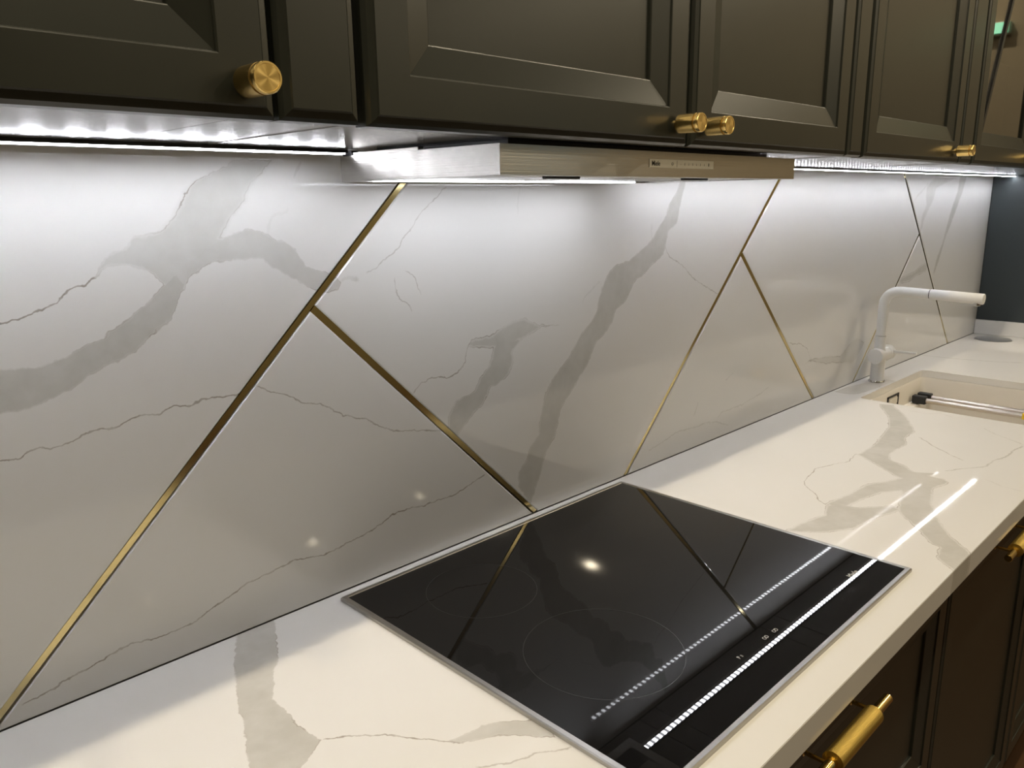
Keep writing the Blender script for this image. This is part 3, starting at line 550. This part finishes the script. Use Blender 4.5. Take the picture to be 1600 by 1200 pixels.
# ------------------------------------------------------------------ LED strips
def led_strip(x0, x1, mat, label):
    t = thing('led_light_strip', V((x0 + x1) / 2, -0.066, UZ), label, 'light strip', 'light strips under the wall cabinets')
    bm = bmesh.new()
    box(bm, x0, x1, -0.0755, -0.056, UZ - 0.0018, UZ - 0.0003)
    box(bm, x0, x1, -0.0640, -0.056, UZ - 0.0057, UZ - 0.0018)
    finish('housing', bm, 'alu', t)
    finish('front_lip', B(x0, x1, -0.0765, -0.0740, UZ - 0.0042, UZ - 0.0003), 'edge_black', t)
    bm = bmesh.new()
    sec = ((-0.0735, UZ - 0.0020), (-0.0735, UZ - 0.0053), (-0.0645, UZ - 0.0056), (-0.0645, UZ - 0.0020))
    ends = [[bm.verts.new(V(x, y, z)) for y, z in sec] for x in (x0 + 0.002, x1 - 0.002)]
    for k in range(4): bm.faces.new((ends[0][k], ends[0][(k + 1) % 4], ends[1][(k + 1) % 4], ends[1][k]))
    bm.faces.new(ends[0]); bm.faces.new(ends[1])
    finish('diffuser', bm, mat, t)
led_strip(-1.65, 0.018, 'led_wide', 'cool white light strip left of the cooker hood')
led_strip(0.640, 2.880, 'led_close', 'cool white light strip right of the cooker hood')

# ------------------------------------------------------------------ cabinets: door profile
PROF = [(0.0, 0.021), (0.0, 0.0065), (0.0025, 0.0028), (0.0075, 0.0010), (0.0088, 0.0000),
        (0.0395, 0.0), (0.0403, 0.0003), (0.0409, 0.0010), (0.0412, 0.0022), (0.0660, 0.0082), (0.0668, 0.0086), (0.0674, 0.0095), (0.0678, 0.0118)]
def rings_mesh(x0, x1, z0, z1, yf, prof, center=True):
    bm = bmesh.new(); rs = []
    for ins, dy in prof:
        rs.append([bm.verts.new(V(x, yf + dy, z)) for x, z in ((x0 + ins, z0 + ins), (x1 - ins, z0 + ins), (x1 - ins, z1 - ins), (x0 + ins, z1 - ins))])
    for a, b in zip(rs, rs[1:]):
        for i in range(4): bm.faces.new((a[i], a[(i + 1) % 4], b[(i + 1) % 4], b[i]))
    if center: bm.faces.new(rs[-1])
    else:
        for i in range(4): bm.faces.new((rs[-1][i], rs[-1][(i + 1) % 4], rs[0][(i + 1) % 4], rs[0][i]))
    if center: bm.faces.new(list(reversed(rs[0])))
    return bm
def add_door(name, x0, x1, z0, z1, yf, parent, glass=False):
    if not glass:
        return finish(name, rings_mesh(x0, x1, z0, z1, yf, PROF), 'paint', parent)
    d = finish(name, rings_mesh(x0, x1, z0, z1, yf, PROF[:-1] + [(0.068, 0.021)], center=False), 'paint', parent)
    finish('pane', B(x0 + 0.064, x1 - 0.064, yf + 0.012, yf + 0.016, z0 + 0.064, z1 - 0.064), 'glass', d)
    bm = bmesh.new()                               # slanting glazing bar
    a, b = V(x0 + 0.066, yf + 0.0085, z0 + 0.066), V(x1 - 0.066, yf + 0.0085, z0 + 0.066 + 0.75)
    b = a + (b - a) * min(1.0, (z1 - z0 - 0.14) / 0.75)
    w = Vector((0.006, 0, 0)); t = Vector((0, 0.0033, 0))
    vs = [bm.verts.new(c) for c in (a - w, a + w, b + w, b - w, a - w + t, a + w + t, b + w + t, b - w + t)]
    for q in ((0, 1, 2, 3), (7, 6, 5, 4), (0, 4, 5, 1), (1, 5, 6, 2), (2, 6, 7, 3), (3, 7, 4, 0)): bm.faces.new([vs[i] for i in q])
    finish('glazing_bar', bm, 'edge_black', d)
    return d

KNOB = [(0.0, 0.0), (0.0048, 0.0), (0.0048, 0.0035), (0.0092, 0.0040), (0.0104, 0.0052), (0.0104, 0.0262), (0.0088, 0.0269), (0.0088, 0.0283),
        (0.0104, 0.0290), (0.0104, 0.0325), (0.0098, 0.0334), (0.0086, 0.0334), (0.0084, 0.0330), (0.0, 0.0330)]
def knob_mesh():
    bm = bmesh.new()
    lathe(bm, KNOB, Vector((0, 0, 0)), (0, -1, 0), 40, mats=[0] * 12 + [1])
    bmesh.ops.recalc_face_normals(bm, faces=bm.faces)
    me = bpy.data.meshes.new('knob')
    for f in bm.faces: f.smooth = True
    for e in bm.edges:
        if len(e.link_faces) == 2 and e.calc_face_angle(0) > 0.7: e.smooth = False
    bm.to_mesh(me); bm.free()
    me.materials.append(M['brass']); me.materials.append(M['brass_face'])
    return me
KM = knob_mesh()
DF = -0.36                       # front plane of the wall-cabinet doors
def add_knob(x, z, door):
    o = bpy.data.objects.new('knob', KM); C.objects.link(o); o.parent = door
    o.location = V(x, DF, z) - world_loc(door)
    o['label'] = 'round brass knob'

HANDLE_Y = 0.0
def handle_mesh():
    """bar pull, local origin midway between its feet on the door face, bar towards -y"""
    bm = bmesh.new()
    s = 0.0635; yb = -0.030
    o = Vector((0, 0, 0))
    lathe(bm, [(0, 0), (0.0056, 0.0), (0.0062, 0.0008), (0.0062, 0.044), (0.0118, 0.0445), (0.0118, 0.1575), (0.0062, 0.158), (0.0062, 0.2012), (0.0056, 0.202), (0, 0.202)],
          Vector((-0.101, yb, 0)), (1, 0, 0), 32, mats=[0, 0, 0, 1, 1, 1, 0, 0, 0])
    for sx in (-s, s):
        lathe(bm, [(0, 0), (0.0050, 0), (0.0050, 0.0015), (0.0027, 0.002), (0.0027, 0.028), (0, 0.028)], Vector((sx, 0, 0)), (0, -1, 0), 16, mat=0)
    bmesh.ops.recalc_face_normals(bm, faces=bm.faces)
    me = bpy.data.meshes.new('handle')
    for f in bm.faces: f.smooth = True
    for e in bm.edges:
        if len(e.link_faces) == 2 and e.calc_face_angle(0) > 0.6: e.smooth = False
    bm.to_mesh(me); bm.free()
    me.materials.append(M['brass_polished']); me.materials.append(M['brass_knurled'])
    return me
HM = handle_mesh()

# ------------------------------------------------------------------ wall cabinets
UTOP = 1.36
DZ = 0.5895                      # bottom edge of the doors
def wall_unit(x0, x1, doors, label, group='dark green wall cabinets'):
    t = thing('wall_cabinet', V((x0 + x1) / 2, -0.17, UZ), label, 'cabinet', group)
    bm = bmesh.new()
    w = 0.016
    box(bm, x0, x0 + w, -0.336, -0.002, UZ + 0.016, UTOP); box(bm, x1 - w, x1, -0.336, -0.002, UZ + 0.016, UTOP)
    box(bm, x0 + w, x1 - w, -0.336, -0.002, UTOP - w, UTOP); box(bm, x0 + w, x1 - w, -0.010, -0.002, UZ + 0.016, UTOP - w)
    box(bm, x0 + w, x1 - w, -0.316, -0.010, 0.97, 0.986)
    finish('body', bm, 'carcass', t)
    finish('bottom_panel', B(x0, x1, -0.336, -0.002, UZ, UZ + 0.016, bev=0.0008), 'under', t)
    for (a, b, kx, gl) in doors:
        d = add_door('door', a, b, DZ, UTOP, DF, t, gl)
        if kx is not None: add_knob(kx, 0.612, d)
    return t
def filler(x0, x1, label, xb0=None, xb1=None):
    t = thing('filler_panel', V((x0 + x1) / 2, -0.17, UZ), label, 'panel', 'narrow filler panels between the wall cabinets')
    finish('front', rings_mesh(x0, x1, DZ + 0.0005, UTOP, DF + 0.001, PROF[:5]), 'paint', t)
    finish('infill', B(xb0 or x0, xb1 or x1, -0.336, -0.002, UZ + 0.0005, UTOP - 0.002, bev=0.0006), 'under', t)
wall_unit(-1.13, -0.2405, [(-1.128, -0.678, None, False), (-0.674, -0.2245, -0.2480, False)], 'dark green wall cabinet at the far left with one large brass knob')
filler(-0.2200, -0.1535, 'narrow dark filler panel left of the hood cabinet', -0.2385, -0.1505)
wall_unit(-0.1490, 0.7280, [(-0.1465, 0.2925, 0.2665, False), (0.2985, 0.7260, 0.3250, False)], 'dark green two-door wall cabinet above the cooker hood with paired brass knobs')
filler(0.7320, 0.7880, 'narrow dark filler panel right of the hood cabinet')
wall_unit(0.7900, 1.2620, [(0.7930, 1.2580, 1.2280, False)], 'dark green single-door wall cabinet beside the glass cabinet')
filler(1.2640, 1.3420, 'narrow dark filler panel beside the glass-fronted cabinet')
wall_unit(1.3440, 2.8800, [(1.3470, 1.7960, 1.7630, True), (1.7995, 2.3380, None, True), (2.3415, 2.8780, None, False)], 'dark green wall cabinet with glazed door at the right end')

# ------------------------------------------------------------------ base cabinets
BF = -0.570
def base_unit(x0, x1, label, fronts=((-0.735, -0.042),)):
    t = thing('base_cabinet', V((x0 + x1) / 2, -0.28, -0.9), label, 'cabinet', 'dark drawer cabinets under the worktop')
    bm = bmesh.new(); w = 0.016
    box(bm, x0, x0 + w, -0.546, -0.002, -0.80, -0.0215); box(bm, x1 - w, x1, -0.546, -0.002, -0.80, -0.0215)
    box(bm, x0 + w, x1 - w, -0.546, -0.002, -0.80, -0.784); box(bm, x0 + w, x1 - w, -0.012, -0.002, -0.784, -0.0215)
    finish('body', bm, 'edge_black', t)
    finish('plinth', B(x0, x1, -0.51, -0.49, -0.9, -0.801), 'paint', t)
    for z0, z1 in fronts:
        d = add_door('drawer_front', x0 + 0.0015, x1 - 0.0015, z0, z1, BF, t)
        o = bpy.data.objects.new('handle', HM); C.objects.link(o); o.parent = d
        o.location = V((x0 + x1) / 2, BF, z1 - 0.031) - world_loc(d)
        o['label'] = 'brass bar pull with knurled grip'
base_unit(-1.05, -0.129, 'dark drawer cabinet left of the hob, below the worktop')
base_unit(-0.127, 0.742, 'dark drawer cabinet under the hob with knurled brass bar pull', ((-0.398, -0.042), (-0.735, -0.402)))
base_unit(0.744, 1.338, 'dark drawer cabinet between hob and sink')
base_unit(1.340, 2.150, 'dark drawer cabinet under the sink')
base_unit(2.152, 2.880, 'dark drawer cabinet in the right corner')

# tall cabinet closing the run
t = thing('tall_cabinet', V(3.19, -0.30, -0.9), 'dark teal-grey tall cabinet side closing the right end', 'cabinet')
finish('side_panel', B(X_END, X_END + 0.019, -0.622, -0.0008, -0.9, 1.50, bev=0.0008), 'teal', t)
finish('body', B(X_END + 0.020, 3.49, -0.600, -0.0008, -0.9, 1.50), 'edge_black', t)
add_door('door', X_END + 0.022, 3.488, -0.80, 1.49, -0.622, t)

# ------------------------------------------------------------------ hob
CW, CD, CB, CT = 0.6225, 0.526, -0.0212, 0.006
hob = thing('induction_hob', V(CW / 2, CB - CD / 2, 0), 'black glass induction hob with thin steel frame set on the worktop', 'hob')
fw = 0.0075
bm = bmesh.new()
prof = [(0.0, 0.0002), (0.0, 0.0045), (0.0012, CT), (fw - 0.0008, CT), (fw, CT - 0.0012), (fw, 0.0002)]
rs = [[bm.verts.new(V(x, y, h)) for x, y in ((i, CB - CD + i), (CW - i, CB - CD + i), (CW - i, CB - i), (i, CB - i))] for i, h in prof]
for a, b in zip(rs, rs[1:] + rs[:1]):
    for i in range(4): bm.faces.new((a[i], a[(i + 1) % 4], b[(i + 1) % 4], b[i]))
finish('steel_frame', bm, 'frame_steel', hob)
glass = finish('glass_plate', B(fw, CW - fw, CB - CD + fw, CB - fw, 0.0002, CT - 0.0007), 'black_glass', hob)
GZ = CT - 0.0006
def ring(name, cx, cy, r, w, z, h, mat, parent, segs=72, sx=1.0):
    bm = bmesh.new(); vs = []
    for i in range(segs):
        a = 2 * math.pi * i / segs
        ca, sa = math.cos(a), math.sin(a)
        vs.append([bm.verts.new(V(cx + (r + d) * ca * sx, cy + (r + d) * sa, zz)) for d, zz in ((-w, z), (-w, z + h), (w, z + h), (w, z))])
    for i in range(segs):
        a, b = vs[i], vs[(i + 1) % segs]
        for k in range(4): bm.faces.new((a[k], b[k], b[(k + 1) % 4], a[(k + 1) % 4]))
    return finish(name, bm, mat, parent)
ring('zone_ring', 0.1495, -0.1435, 0.0770, 0.00035, GZ - 0.0001, 0.00014, 'print', hob)
ring('zone_ring', 0.1490, -0.3600, 0.0965, 0.00035, GZ - 0.0001, 0.00014, 'print', hob)
lettering('lettering', 'Miele', 0.0125, V(0.535, -0.4965, GZ - 0.0001), (1, 0, 0), (0, 1, 0), 0.00008, 'print_white', hob, 0.95)
def symbol(body, x, y, size=0.0075):
    lettering('touch_symbol', body, size, V(x, y, GZ - 0.0001), (1, 0, 0), (0, 1, 0), 0.00008, 'print_white', hob, 0.9)
symbol('P', 0.2450, -0.4865); symbol('II', 0.2510, -0.4865, 0.006)
symbol('OD', 0.3030, -0.4875); symbol('OD', 0.3260, -0.4880)
for k in range(9): symbol('I', 0.262 + 0.0105 * k, -0.5015, 0.005)

# ------------------------------------------------------------------ cooker hood
HX0, HX1, HY0, HY1, HB, HT = 0.0240, 0.6285, -0.3250, -0.0500, 0.5560, 0.5852
hood = thing('cooker_hood', V((HX0 + HX1) / 2, -0.19, HB), 'slim brushed steel pull-out cooker hood under the wall cabinet', 'cooker hood')
bm = bmesh.new(); tk = 0.0012
# steel skirt: four sides folded in at the bottom, open centre
prof = [(0.0, HT), (0.0, HB), (0.020, HB), (0.020, HB + tk), (tk, HB + tk), (tk, HT)]
rs = [[bm.verts.new(V(x, y, z)) for x, y in ((HX0 + i, HY0 + i), (HX1 - i, HY0 + i), (HX1 - i, HY1 - i), (HX0 + i, HY1 - i))] for i, z in prof]
for a, b in zip(rs, rs[1:] + rs[:1]):
    for i in range(4): bm.faces.new((a[i], a[(i + 1) % 4], b[(i + 1) % 4], b[i]))
skirt_edges = [e for e in bm.edges if abs(e.verts[0].co.x - e.verts[1].co.x) < 1e-6 and abs(e.verts[0].co.y - e.verts[1].co.y) < 1e-6]
finish('steel_skirt', bm, 'steel', hood)
finish('cover_plate', B(HX0 + 0.002, HX1 - 0.002, HY0 + 0.002, HY1 - 0.002, HT - 0.004, HT - 0.001), 'steel', hood)
finish('upper_housing', B(0.060, 0.590, -0.300, -0.075, HT - 0.0008, UZ - 0.0003), 'edge_black', hood)
for x0, x1 in ((HX0 + 0.004, HX0 + 0.012), (HX1 - 0.012, HX1 - 0.004)):
    finish('slide_rail', B(x0, x1, -0.195, -0.071, HT - 0.0009, HT + 0.0040, bev=0.0006), 'frame_steel', hood)
    finish('rail_stop', B(x0 - 0.001, x1 + 0.001, -0.0695, -0.0520, HT - 0.0008, UZ - 0.0010), 'edge_black', hood)
for x0, x1 in ((HX0 + 0.024, 0.3255), (0.3270, HX1 - 0.024)):
    f = finish('grease_filter', B(x0, x1, -0.255, -0.115, HB + 0.0014, HB + 0.0060, bev=0.0008), 'steel', hood)
    xm = (x0 + x1) / 2
    finish('filter_catch', B(xm - 0.03, xm + 0.03, -0.262, -0.2555, HB - 0.0012, HB + 0.004, bev=0.0006), 'edge_black', f)
for xm in (0.170, 0.425):
    finish('lamp', B(xm - 0.120, xm + 0.120, -0.098, -0.076, HB - 0.0003, HB + 0.0012, bev=0.0004), 'hood_lamp', hood)
px0, px1, pz0, pz1 = 0.2650, 0.4045, 0.5668, 0.5765
cp = finish('control_panel', B(px0, px1, HY0 - 0.0006, HY0 + 0.0003, pz0, pz1, bev=0.0002), 'ctrl', hood)
fy = HY0 - 0.0006
lettering('lettering', 'Miele', 0.0082, V(px0 + 0.0045, fy - 0.0001, pz0 + 0.0021), (1, 0, 0), (0, 0, 1), 0.0001, 'print_black', cp, 0.95, 0.00008)
lettering('power_symbol', 'O', 0.005, V(px0 + 0.045, fy - 0.0001, pz0 + 0.003), (1, 0, 0), (0, 0, 1), 0.0001, 'print_black', cp)
finish('panel_divider', B(px0 + 0.0565, px0 + 0.0568, fy - 0.0002, fy + 0.0001, pz0 + 0.001, pz1 - 0.001), 'print_black', cp)
for k in range(7):
    lettering('key_symbol', '-' if k == 0 else ('I' if k % 2 else 'i'), 0.0042, V(px0 + 0.0640 + 0.0088 * k, fy - 0.0001, pz0 + 0.0033), (1, 0, 0), (0, 0, 1), 0.0001, 'print', cp)
finish('sensor_mark', B(px1 - 0.0125, px1 - 0.0110, fy - 0.0002, fy + 0.0001, pz0 + 0.003, pz1 - 0.003), 'print_black', cp)

# ------------------------------------------------------------------ sink
sx0, sx1, sy0, sy1 = CUT
sink = thing('undermount_sink', V((sx0 + sx1) / 2, (sy0 + sy1) / 2, -0.24), 'cream undermount sink with inner ledge, far right of the worktop', 'sink')
bm = bmesh.new()
rp = [(-0.022, -0.0206), (0.002, -0.0206), (0.004, -0.026), (0.006, -0.083), (0.030, -0.086), (0.034, -0.092), (0.040, -0.212), (0.060, -0.222)]
lps = []
for ins, z in rp:
    lps.append([bm.verts.new(V(x, y, z)) for x, y in rounded(sx0 + ins if ins > 0 else sx0 + ins, sx1 - ins, sy0 + ins, sy1 - ins, max(0.012, 0.020 + ins * 0.2))])
n = len(lps[0])
for a, b in zip(lps, lps[1:]):
    for i in range(n): bm.faces.new((a[i], a[(i + 1) % n], b[(i + 1) % n], b[i]))
bm.faces.new(lps[-1])
outer = []
for ins, z in ((-0.022, -0.028), (-0.006, -0.034), (0.018, -0.232)):
    outer.append([bm.verts.new(V(x, y, z)) for x, y in rounded(sx0 + ins, sx1 - ins, sy0 + ins, sy1 - ins, 0.022)])
for i in range(n): bm.faces.new((lps[0][i], lps[0][(i + 1) % n], outer[0][(i + 1) % n], outer[0][i]))
for a, b in zip(outer, outer[1:]):
    for i in range(n): bm.faces.new((a[i], a[(i + 1) % n], b[(i + 1) % n], b[i]))
bm.faces.new(outer[-1])
finish('basin', bm, 'sink', sink, smooth=True)
bm = bmesh.new()
ox0, ox1, oz0, oz1, oy = 1.768, 1.852, -0.072, -0.034, sy1 - 0.0046
for a in ((ox0, ox1, oz1 - 0.005, oz1), (ox0, ox1, oz0, oz0 + 0.005), (ox0, ox0 + 0.006, oz0, oz1), (ox1 - 0.006, ox1, oz0, oz1)):
    box(bm, a[0], a[1], oy - 0.003, oy, a[2], a[3])
ov = finish('overflow_slot', bm, 'edge_black', sink)
finish('overflow_cover', B(ox0 + 0.012, ox1 - 0.012, oy - 0.004, oy - 0.0005, oz0 + 0.010, oz1 - 0.010, bev=0.001), 'sink', ov)
bm = bmesh.new(); lathe(bm, [(0, 0), (0.045, 0), (0.045, 0.003), (0.038, 0.004), (0.036, 0.001), (0, 0.0015)], V((sx0 + sx1) / 2, (sy0 + sy1) / 2, -0.2218), (0, 0, 1), 32)
finish('drain', bm, 'chrome', sink, smooth=True)

rack = thing('drainer_rack', V(1.98, -0.30, -0.083), 'two stainless drainer bars with black rubber ends resting in the sink', 'drainer rack')
for x in (1.957, 2.003):
    bm = bmesh.new(); tube(bm, [V(x, -0.110, -0.072), V(x, -0.490, -0.072)], 0.0075, 16)
    finish('bar', bm, 'bar_steel', rack, smooth=True)
    for y0, y1 in ((-0.137, -0.098), (-0.500, -0.461)):
        bm = bmesh.new(); box(bm, x - 0.011, x + 0.011, y0, y1, -0.083, -0.059, bev=0.003, seg=2)
        finish('rubber_end', bm, 'rubber', rack)
finish('crossbar', B(1.957, 2.003, -0.108, -0.100, -0.080, -0.066, bev=0.001), 'rubber', rack)
finish('tag', B(1.9480, 1.9660, -0.425, -0.386, -0.0800, -0.0635, bev=0.001), 'yellow', rack)

# ------------------------------------------------------------------ faucet
fx, fyy = 1.800, -0.0450
fa = thing('kitchen_faucet', V(fx, fyy, 0), 'white L-shaped kitchen faucet with side lever behind the sink', 'faucet')
bm = bmesh.new(); lathe(bm, [(0, 0.0002), (0.0222, 0.0002), (0.0222, 0.0045), (0.0208, 0.0062), (0, 0.0062)], V(fx, fyy, 0), (0, 0, 1), 36)
finish('base_ring', bm, 'chrome', fa, smooth=True)
bm = bmesh.new(); lathe(bm, [(0, 0), (0.0192, 0), (0.0192, 0.082), (0.0150, 0.092), (0.0143, 0.1290), (0, 0.1290)], V(fx, fyy, 0.0062), (0, 0, 1), 36)
finish('body', bm, 'white', fa, smooth=True)
bm = bmesh.new(); lathe(bm, [(0, 0), (0.0214, 0), (0.0222, 0.0012), (0.0222, 0.067), (0.0215, 0.0673), (0.0215, 0.0683), (0.0222, 0.0686), (0.0222, 0.0995), (0.0210, 0.101), (0, 0.101)], V(fx - 0.029, fyy, 0.0785), (1, 0, 0), 36)
va = finish('valve', bm, 'white', fa, smooth=True)
bm = bmesh.new(); tube(bm, [V(fx + 0.056, fyy - 0.019, 0.0835), V(fx + 0.056, fyy - 0.083, 0.0850)], [0.0044, 0.0038], 16)
finish('lever', bm, 'white', va, smooth=True)
zt, rb, zd = 0.2655, 0.040, -0.026
pts = [V(fx, fyy, 0.1365), V(fx, fyy, zt - rb)]
for i in range(1, 11):
    a = math.radians(9 * i); pts.append(V(fx, fyy - rb + rb * math.cos(a), zt - rb + rb * math.sin(a)))
pts.append(V(fx, fyy - 0.118, zt + (0.118 - rb) * zd))
bm = bmesh.new(); tube(bm, pts, 0.0137, 28)
nk = finish('neck', bm, 'white', fa, smooth=True)
sd = Vector((0, -1, zd)).normalized()
j0 = V(fx, fyy - 0.118, zt + (0.118 - rb) * zd)
bm = bmesh.new(); lathe(bm, [(0, 0), (0.0128, 0), (0.0128, 0.002), (0, 0.002)], j0 + sd * 0.0002, sd, 28)
finish('joint_ring', bm, 'edge_black', nk, smooth=True)
bm = bmesh.new(); lathe(bm, [(0, 0), (0.0136, 0.0), (0.0139, 0.0015), (0.0144, 0.1300), (0.0134, 0.1312), (0, 0.1312)], j0 + sd * 0.0022, sd, 28)
sp = finish('spout', bm, 'white', fa, smooth=True)
bm = bmesh.new(); lathe(bm, [(0, 0), (0.0095, 0), (0.0095, 0.009), (0.0075, 0.010), (0, 0.010)], j0 + sd * 0.118 + Vector((0, 0, -0.0090)), (0, 0, -1), 24)
finish('aerator', bm, 'chrome', sp, smooth=True)

# pop-up socket lid near the corner
bm = bmesh.new(); lathe(bm, [(0, 0.0002), (0.0600, 0.0002), (0.0600, 0.0016), (0.0585, 0.0024), (0, 0.0026)], V(2.772, -0.0940, 0), (0, 0, 1), 48)
t = thing('pop_up_socket', V(2.772, -0.0940, 0), 'flat round grey pop-up socket lid in the worktop corner', 'socket')
finish('lid', bm, 'grey_disc', t, smooth=True)
ring('rim', 2.772, -0.0940, 0.0612, 0.0010, 0.0002, 0.0008, 'alu', t)

# ------------------------------------------------------------------ ceiling downlights, added fill lamps
def downlight(x, y, watts, label):
    t = thing('ceiling_downlight', V(x, y, 1.7600), label, 'ceiling light', 'round ceiling downlights')
    bm = bmesh.new()
    lathe(bm, [(0.030, -0.0005), (0.044, -0.0005), (0.044, -0.0040), (0.040, -0.0060), (0.032, -0.0060), (0.030, -0.0040), (0.030, -0.0005)], V(x, y, 1.7600), (0, 0, 1), 32)
    finish('trim_ring', bm, 'ceiling', t, smooth=True)
    bm = bmesh.new(); lathe(bm, [(0, -0.0008), (0.0295, -0.0008), (0.0295, -0.0020), (0, -0.0020)], V(x, y, 1.7600), (0, 0, 1), 32)
    finish('lens', bm, 'lamp_lens', t)
    ld = bpy.data.lights.new('downlight_lamp', 'AREA'); ld.shape = 'DISK'; ld.size = 0.055
    ld.energy = watts; ld.color = WARM
    lo = bpy.data.objects.new('downlight_lamp', ld); C.objects.link(lo); lo.parent = t
    lo.location = (0, 0, -0.0075)
order = ('first', 'second', 'third', 'fourth', 'fifth', 'sixth', 'seventh', 'eighth', 'ninth')
for i, k in enumerate((1.0, 1.15, 1.35, 1.2, 0.95, 0.8, 0.7, 0.65, 0.65)):
    downlight(-1.50 + 0.475 * i, -0.880, DOWNLIGHT_W * k * 0.5, 'warm ceiling downlight over the worktop edge, %s from the left' % order[i])
for i, y in enumerate((-1.15, -2.05, -2.95, -3.8)):  # added lamps: brighten the wall mirrored in the doors and hood
    downlight(3.05, y, ADDED_FILL_W, 'added warm fill lamp washing the right-hand wall, %s from the tall cabinet' % ('first', 'second', 'third', 'fourth')[i])
for i, x in enumerate((0.9, 2.0)):  # added lamps: brighten the front wall mirrored in the brass strips
    downlight(x, -3.65, ADDED_FILL_W * 0.85, 'added warm fill lamp washing the front wall, %s one' % ('left', 'right')[i])

# things on the right-hand wall that only show as reflections
dr = struct(finish('blue_reflection_slab', B(3.470, 3.4995, -3.95, -3.15, -0.9, 1.25, bev=0.002), 'blue_slab'))  # blue-grey slab added for its reflection in the hood front
for z0, z1 in ((-0.80, 0.10), (0.20, 1.15)):
    finish('panel', B(3.462, 3.4705, -3.83, -3.27, z0, z1, bev=0.003), 'blue_slab', dr)
t = thing('exit_sign', V(3.47, -0.92, 1.18), 'small green lit sign on the right-hand wall', 'sign')
finish('case', B(3.462, 3.4995, -0.985, -0.855, 1.180, 1.232, bev=0.003), 'ceiling', t)
finish('lit_face', B(3.459, 3.4615, -0.98, -0.86, 1.185, 1.227), 'exit', t)
